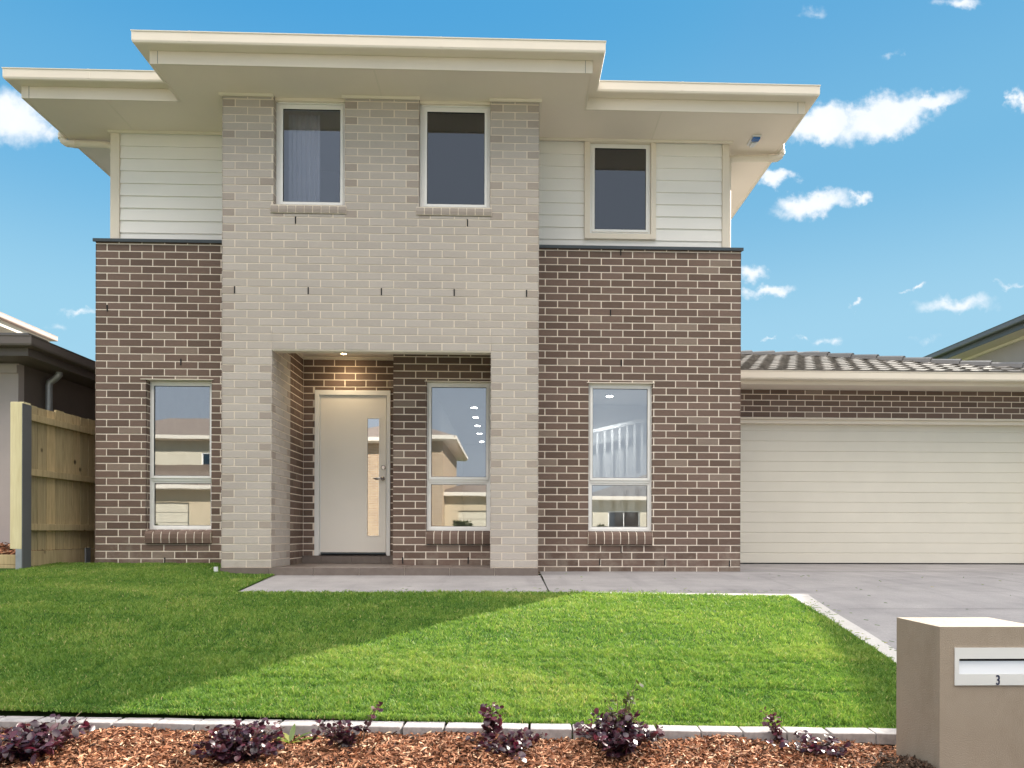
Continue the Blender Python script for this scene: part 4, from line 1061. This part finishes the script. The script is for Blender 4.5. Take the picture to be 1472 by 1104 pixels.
stuff(m.build('garden_mulch', 'mulch_chip', normals=False), 'dark mulch behind the sleeper wall at the left', 'mulch')

m = MB(); r7 = random.Random(77)
for _ in range(380):
    k = r7.random()
    if k < .45: x = r7.uniform(-2.3, 2.5); y = 6.03 + abs(r7.gauss(0, .09))
    elif k < .8: y = r7.uniform(3.0, 5.7); x = XR(y) + abs(r7.gauss(0, .10))
    else: x = r7.uniform(.4, 7.5); y = r7.uniform(3.5, 8.0)
    L = r7.uniform(.006, .018)
    M = Matrix.Translation((x, y, gz(x, y) + .009)) @ Matrix.Rotation(r7.uniform(0, 6.28), 4, 'Z') @ Matrix.Rotation(r7.gauss(0, .2), 4, 'Y')
    m.box(-L, L, -.0018, .0018, -.0012, .0012, r7.random(), M)
stuff(m.build('grass_clippings', 'grass_blade', normals=False), 'loose grass clippings scattered along the path and driveway edge', 'clippings')

# ------------------------------------------------------------------ PLANTS
def leaf(mb, base, d, up, L, w, r, fold=.3):
    d = d.normalized(); s = d.cross(up)
    if s.length < .05: s = d.cross(Vector((1, 0, 0)))
    s.normalize(); n = s.cross(d)
    P0 = base; rows = [(.0, .12), (.3, .85), (.6, 1.0), (.85, .6), (1.0, .05)]
    i = len(mb.v)
    for t, ww in rows:
        c = P0 + d * (L * t) - n * (L * .25 * t * t)
        mb.v += [tuple(c - s * (w * ww) + n * (w * ww * fold)), tuple(c), tuple(c + s * (w * ww) + n * (w * ww * fold))]; mb.r += [r] * 3
    for k in range(4):
        q = i + 3 * k; mb.f += [(q, q + 1, q + 4, q + 3), (q + 1, q + 2, q + 5, q + 4)]
def shrub(x, y, label, stems, seed, spread=.16, H=.16, lean=(0, 0), leafL=.022, mat='purple_leaf', per=26, group='purple shrubs in the bark bed', low=0.0, rlo=0.0, rhi=.95, wid=.46):
    rg = random.Random(seed); t = thing('purple_shrub', label, 'shrub', group, (x, y, mz(x, y)))
    sm = MB(); lm = MB()
    for k in range(stems):
        a = rg.uniform(0, 6.28); sp_ = rg.random() ** .6 * spread; hh = H * rg.uniform(.55, 1.1) * (1 - .35 * sp_ / max(spread, .01))
        tip = Vector((math.cos(a) * sp_ + lean[0] * hh, math.sin(a) * sp_ + lean[1] * hh, hh))
        mid = Vector((tip.x * .35 + rg.uniform(-.01, .01), tip.y * .35, tip.z * .62))
        pts = [Vector((rg.uniform(-.01, .01), rg.uniform(-.01, .01), -.01)), mid, tip]
        cv = []
        for q in range(7):
            u = q / 6; cv.append(pts[0] * (1 - u) ** 2 + pts[1] * 2 * u * (1 - u) + pts[2] * u * u)
        sm.tube(cv, [.0026 * (1 - .6 * q / 6) for q in range(7)], 5)
        for q in range(per):
            u = max(low, rg.random() ** .7); c = pts[0] * (1 - u) ** 2 + pts[1] * 2 * u * (1 - u) + pts[2] * u * u
            d = Vector((rg.gauss(0, 1), rg.gauss(0, 1), rg.gauss(.35, .7)))
            c = c + Vector((rg.gauss(0, .008), rg.gauss(0, .008), rg.gauss(0, .006)))
            L = leafL * rg.uniform(.6, 1.25); leaf(lm, c, d, Vector((rg.gauss(0, .5), rg.gauss(0, .5), 1)), L, L * wid * rg.uniform(.8, 1.15), rg.uniform(rlo, rhi), rg.uniform(-.3, .5))
    sm.build('stem', 'bark', t, smooth=True); lm.build('foliage', mat, t, smooth=True, normals=False)
    return t
shrub(-2.02, 2.93, 'wide low purple shrub at the far left of the bark bed', 34, 1, .25, .13, leafL=.042, wid=.32, per=16)
shrub(-1.12, 2.84, 'dense purple shrub with glossy leaves beside the green strap-leaved plant', 44, 2, .20, .16, leafL=.026, lean=(.1, .5))
shrub(-.70, 3.02, 'leaning purple shrub whose bare stem rises over the pavers', 12, 3, .12, .15, lean=(-.6, -.4), leafL=.026, per=18)
shrub(-.66, 3.05, 'single dark upright sprig of small leaves standing against the lawn', 3, 4, .02, .25, lean=(.42, .0), leafL=.022, per=11, low=.35, mat='purple_leaf')
shrub(-.08, 3.06, 'thin purple shrub with a tuft of reddish leaves in the middle of the bed', 9, 5, .06, .21, leafL=.030, per=13, low=.25, rlo=.5, rhi=.97)
shrub(.0, 2.93, 'sprawling purple shrub low on the bark below the reddish tuft', 22, 6, .21, .08, leafL=.026, per=14)
shrub(.47, 2.94, 'largest purple shrub, bushy with upright olive-tipped twigs', 42, 7, .20, .18, leafL=.027, lean=(.05, .1))
shrub(.50, 3.0, 'tall open twigs with olive leaves growing out of the largest purple shrub', 13, 8, .11, .32, lean=(.1, .1), leafL=.022, per=9, low=.45, mat='olive_leaf')
shrub(1.22, 3.03, 'slender reddish shrub leaning over the pavers near the letterbox', 6, 9, .04, .18, lean=(-.35, .2), leafL=.022, per=14, rlo=.6, rhi=.97)
shrub(1.30, 2.86, 'sparse low purple shrub between the slender reddish one and the letterbox', 18, 10, .18, .08, leafL=.026, per=12)
shrub(-1.95, 2.97, 'thin taller twigs rising out of the wide shrub at the far left', 7, 12, .16, .19, lean=(.2, .2), leafL=.026, per=8, low=.4, rhi=.97)
shrub(-1.10, 2.90, 'open reddish twigs standing above the dense glossy purple shrub', 8, 13, .14, .21, lean=(.1, .2), leafL=.024, per=8, low=.4, rlo=.4, rhi=.97)
# strap-leaved green plant
t = thing('strap_plant', 'small green plant with broad strap leaves beside the pavers', 'plant', None, (-.985, 3.11, mz(-.985, 3.11)))
lm = MB(); rg = random.Random(4)
for a, L, up in ((.15, .13, .45), (.5, .11, .75), (2.8, .12, .5), (3.3, .10, .2), (1.6, .10, 1.0), (4.4, .09, .5), (5.4, .07, .5), (2.2, .07, .9), (3.9, .11, .1)):
    leaf(lm, Vector((0, 0, 0)), Vector((math.cos(a), math.sin(a) * .6, up)), Vector((0, 0, 1)), L, .012, rg.random(), .35)
lm.build('foliage', 'strap_leaf', t, smooth=True, normals=False); MB().tube([(0, 0, -.02), (0, 0, .012)], .006, 6).build('stem', 'bark', t)

# ------------------------------------------------------------------ LETTERBOX
lb = thing('letterbox', 'rendered taupe letterbox pillar with steel slot plate numbered 3', 'letterbox', None, (1.84, 2.7, -.65))
pill = build(MB().box(1.640, 2.035, 2.576, 2.84, -.66, .117).box(1.640, 1.705, 2.55, 2.576, -.66, .117).box(1.995, 2.035, 2.55, 2.576, -.66, .117).box(1.705, 1.995, 2.55, 2.576, .0, .117).box(1.705, 1.995, 2.55, 2.576, -.66, -.07), 'pillar', 'letterbox_render', lb)
pl = MB(); px0, px1, pz0, pz1 = 1.695, 2.005, -.105, .038; y = 2.545
# plate frame with a slot and a recessed flap
sx0, sx1, sz0, sz1 = 1.712, 1.988, -.062, -.004
pl.box(px0, px1, y, y + .004, pz0, sz0).box(px0, px1, y, y + .004, sz1, pz1).box(px0, sx0, y, y + .004, sz0, sz1).box(sx1, px1, y, y + .004, sz0, sz1)
def brushed(nm, col, rough):
    m_, nt, b = nodes(nm); setp(b, rough, .5, .45, col); b.inputs['Anisotropic'].default_value = .5
    bump(nt, b, noise(nt, coords(nt, (6, 6, 400)), 3, 3), .05, .001); MATS[nm] = m_
brushed('brushed_steel', (.86, .86, .87), .25)
build(pl, 'plate', 'brushed_steel', lb)
build(MB().prism([(y + .001, sz0), (y + .003, sz0), (y + .016, sz1 - .011), (y + .014, sz1 - .011)], sx0, sx1, 'x'), 'flap', 'brushed_steel', lb)
build(MB().box(sx0, sx1, y + .0043, y + .0049, sz1 - .022, sz1) if False else MB().box(sx0 - .001, sx1 + .001, y + .0165, y + .03, sz1 - .03, sz1 + .001), 'slot', 'black', lb)
fc = bpy.data.curves.new('number', 'FONT'); fc.body = '3'; fc.size = .052; fc.extrude = .0008; fc.align_x = 'CENTER'; fc.offset = .0008
to = bpy.data.objects.new('number_curve', fc); COL.objects.link(to)
bpy.context.view_layer.update()
me = bpy.data.meshes.new_from_object(to.evaluated_get(bpy.context.evaluated_depsgraph_get())); bpy.data.objects.remove(to)
me.materials.clear(); me.materials.append(plain('navy_ink', (.015, .02, .06), .5, .02))
no = bpy.data.objects.new('number', me); COL.objects.link(no); no.parent = lb
no.rotation_euler = (math.pi / 2, 0, 0); no.scale = (.72, 1, 1); no.location = Vector((1.862, y - .001, -.1025)) - lb.location

# ------------------------------------------------------------------ ACROSS THE STREET (seen mirrored in the panes)
def opp(name, label, x0, x1, yf, H, wall, roofm, pitch=22, eave=.6, openings=(), depth=9, par=None):
    t = thing(name, label, 'house', None, ((x0 + x1) / 2, yf, -.6)) if par is None else par
    f = Fr((0, yf, 0), (1, 0, 0), (0, 1, 0)); m = MB()
    holes = [(a, b, c, d) for a, b, c, d, k in openings]
    shell(m, f, x0, x1, -.6, H, .2, holes)
    m.box(x0, x0 + .2, yf - depth, yf - .2, -.6, H).box(x1 - .2, x1, yf - depth, yf - .2, -.6, H).box(x0 + .2, x1 - .2, yf - depth, yf - depth + .2, -.6, H)
    build(m, 'wall', wall, t)
    for a, b, c, d, k in openings:
        if k == 'g':
            g = MB(); n = 5
            for i in range(n): g.box(a, b, yf - .16, yf - .1, c + (d - c) * i / n + .01, c + (d - c) * (i + 1) / n - .01)
            build(g, 'garage_door', 'cream_render', t)
        else:
            q = MB().box(a, a + .06, yf - .12, yf - .04, c, d).box(b - .06, b, yf - .12, yf - .04, c, d).box(a + .06, b - .06, yf - .12, yf - .04, c, c + .06).box(a + .06, b - .06, yf - .12, yf - .04, d - .06, d).box((a + b) / 2 - .02, (a + b) / 2 + .02, yf - .11, yf - .05, c + .06, d - .06)
            o = build(q, 'window', 'frame', t); sub(MB().box(a + .06, b - .06, yf - .085, yf - .08, c + .06, d - .06), 'pane', 'dark_glass', o)
            sub(MB().box(a + .06, b - .06, yf - .19, yf - .15, c + .06, d - .06), 'blind', 'plaster', o)
    build(MB().box(x0 - eave, x1 + eave, yf - depth - eave, yf + eave, H, H + .03), 'soffit', 'cream', t)
    g = MB().box(x0 - eave, x1 + eave, yf + eave, yf + eave + .12, H + .02, H + .2).box(x1 + eave, x1 + eave + .12, yf - depth, yf + eave, H + .02, H + .2).box(x0 - eave - .12, x0 - eave, yf - depth, yf + eave, H + .02, H + .2)
    build(g, 'gutter', 'cream', t)
    build(hip(MB(), x0 - eave - .05, x1 + eave + .05, yf - depth - eave, yf + eave + .05, H + .18, pitch), 'roof', roofm, t)
    return t
oa = opp('street_house', 'beige two-storey house across the street mirrored in the leftmost window', -24, -10, -17, 2.5, 'beige_render', 'brown_tile', openings=[(-20.5, -15.5, -.55, 1.9, 'g'), (-14, -12.6, .2, 1.8, 'w'), (-23, -21.8, .2, 1.8, 'w')])
opp('', '', -22, -12, -19.5, 5.2, 'cream_render', 'brown_tile', openings=[(-20, -18.5, 3.2, 4.6, 'w'), (-16, -14.5, 3.2, 4.6, 'w')], depth=6, par=oa)
ob = opp('street_house', 'tan brick two-storey house across the street mirrored beside the front door', -8.6, -3.3, -17.5, 5.0, 'far_brick', 'brown_tile', openings=[(-5.2, -4.2, 3.1, 4.5, 'w'), (-8.4, -7.6, 3.1, 4.5, 'w'), (-6.3, -5.3, .1, 1.8, 'w'), (-4.9, -4.1, -.5, 1.7, 'w')])
opp('', '', -3.29, 2.2, -18.5, 2.3, 'beige_render', 'brown_tile', openings=[(-2.6, 1.6, -.55, 1.6, 'g')], par=ob, eave=.4)
oc = opp('street_house', 'low cream house across the street mirrored in the window under the boarded wall', 4.2, 17, -18, 2.1, 'cream_render', 'dark_tile', openings=[(5.0, 6.6, .0, 1.6, 'w'), (8.5, 13, -.55, 1.6, 'g'), (14.4, 15.6, .2, 1.6, 'w')], pitch=20)
def tree(x, y, z, h, r, label, seed):
    rg = random.Random(seed); t = thing('street_tree', label, 'tree', 'trees across the street', (x, y, z))
    tm = MB(); tm.tube([(0, 0, 0), (.04, .02, h * .3), (-.02, .05, h * .55), (.03, 0, h * .8)], [.09, .075, .055, .02], 8)
    for k in range(7):
        a = k * .9 + rg.random(); z0 = h * rg.uniform(.35, .6)
        tm.tube([(0, 0, z0), (math.cos(a) * r * .4, math.sin(a) * r * .4, z0 + h * .14), (math.cos(a) * r * .75, math.sin(a) * r * .75, z0 + h * .25)], [.035, .022, .008], 6)
    tm.build('trunk', 'bark', t, smooth=True); lm = MB()
    cl = [(rg.gauss(0, r * .42), rg.gauss(0, r * .42), h * rg.uniform(.5, .98), r * rg.uniform(.22, .42)) for _ in range(22)]
    for cx, cy, cz, cr in cl:
        for _ in range(70):
            d = Vector((rg.gauss(0, 1), rg.gauss(0, 1), rg.gauss(0, 1))); p = Vector((cx, cy, cz)) + d.normalized() * cr * rg.random() ** .4
            leaf(lm, p, d + Vector((0, 0, -.3)), Vector((rg.gauss(0, 1), rg.gauss(0, 1), 1)), .13, .04, rg.random())
    lm.build('crown', 'olive_leaf', t, normals=False)
tree(-16.2, -14.6, -.6, 1.3, .5, 'small bush across the street mirrored in the leftmost window', 21)
tree(-2.0, -14.2, -.6, 1.5, .4, 'slim young tree across the street mirrored beside the front door', 22)
tree(4.3, -14.4, -.6, 1.3, .5, 'low bush across the street mirrored under the boarded wall', 23)
tree(13, -14.4, -.6, 4.5, 1.6, 'taller tree across the street beyond the low cream house', 24)
struct(MB().box(-60, 60, -16.4, -12.3, -.62, -.585).build('verge', 'pale_concrete'))

sun.select_set(False)
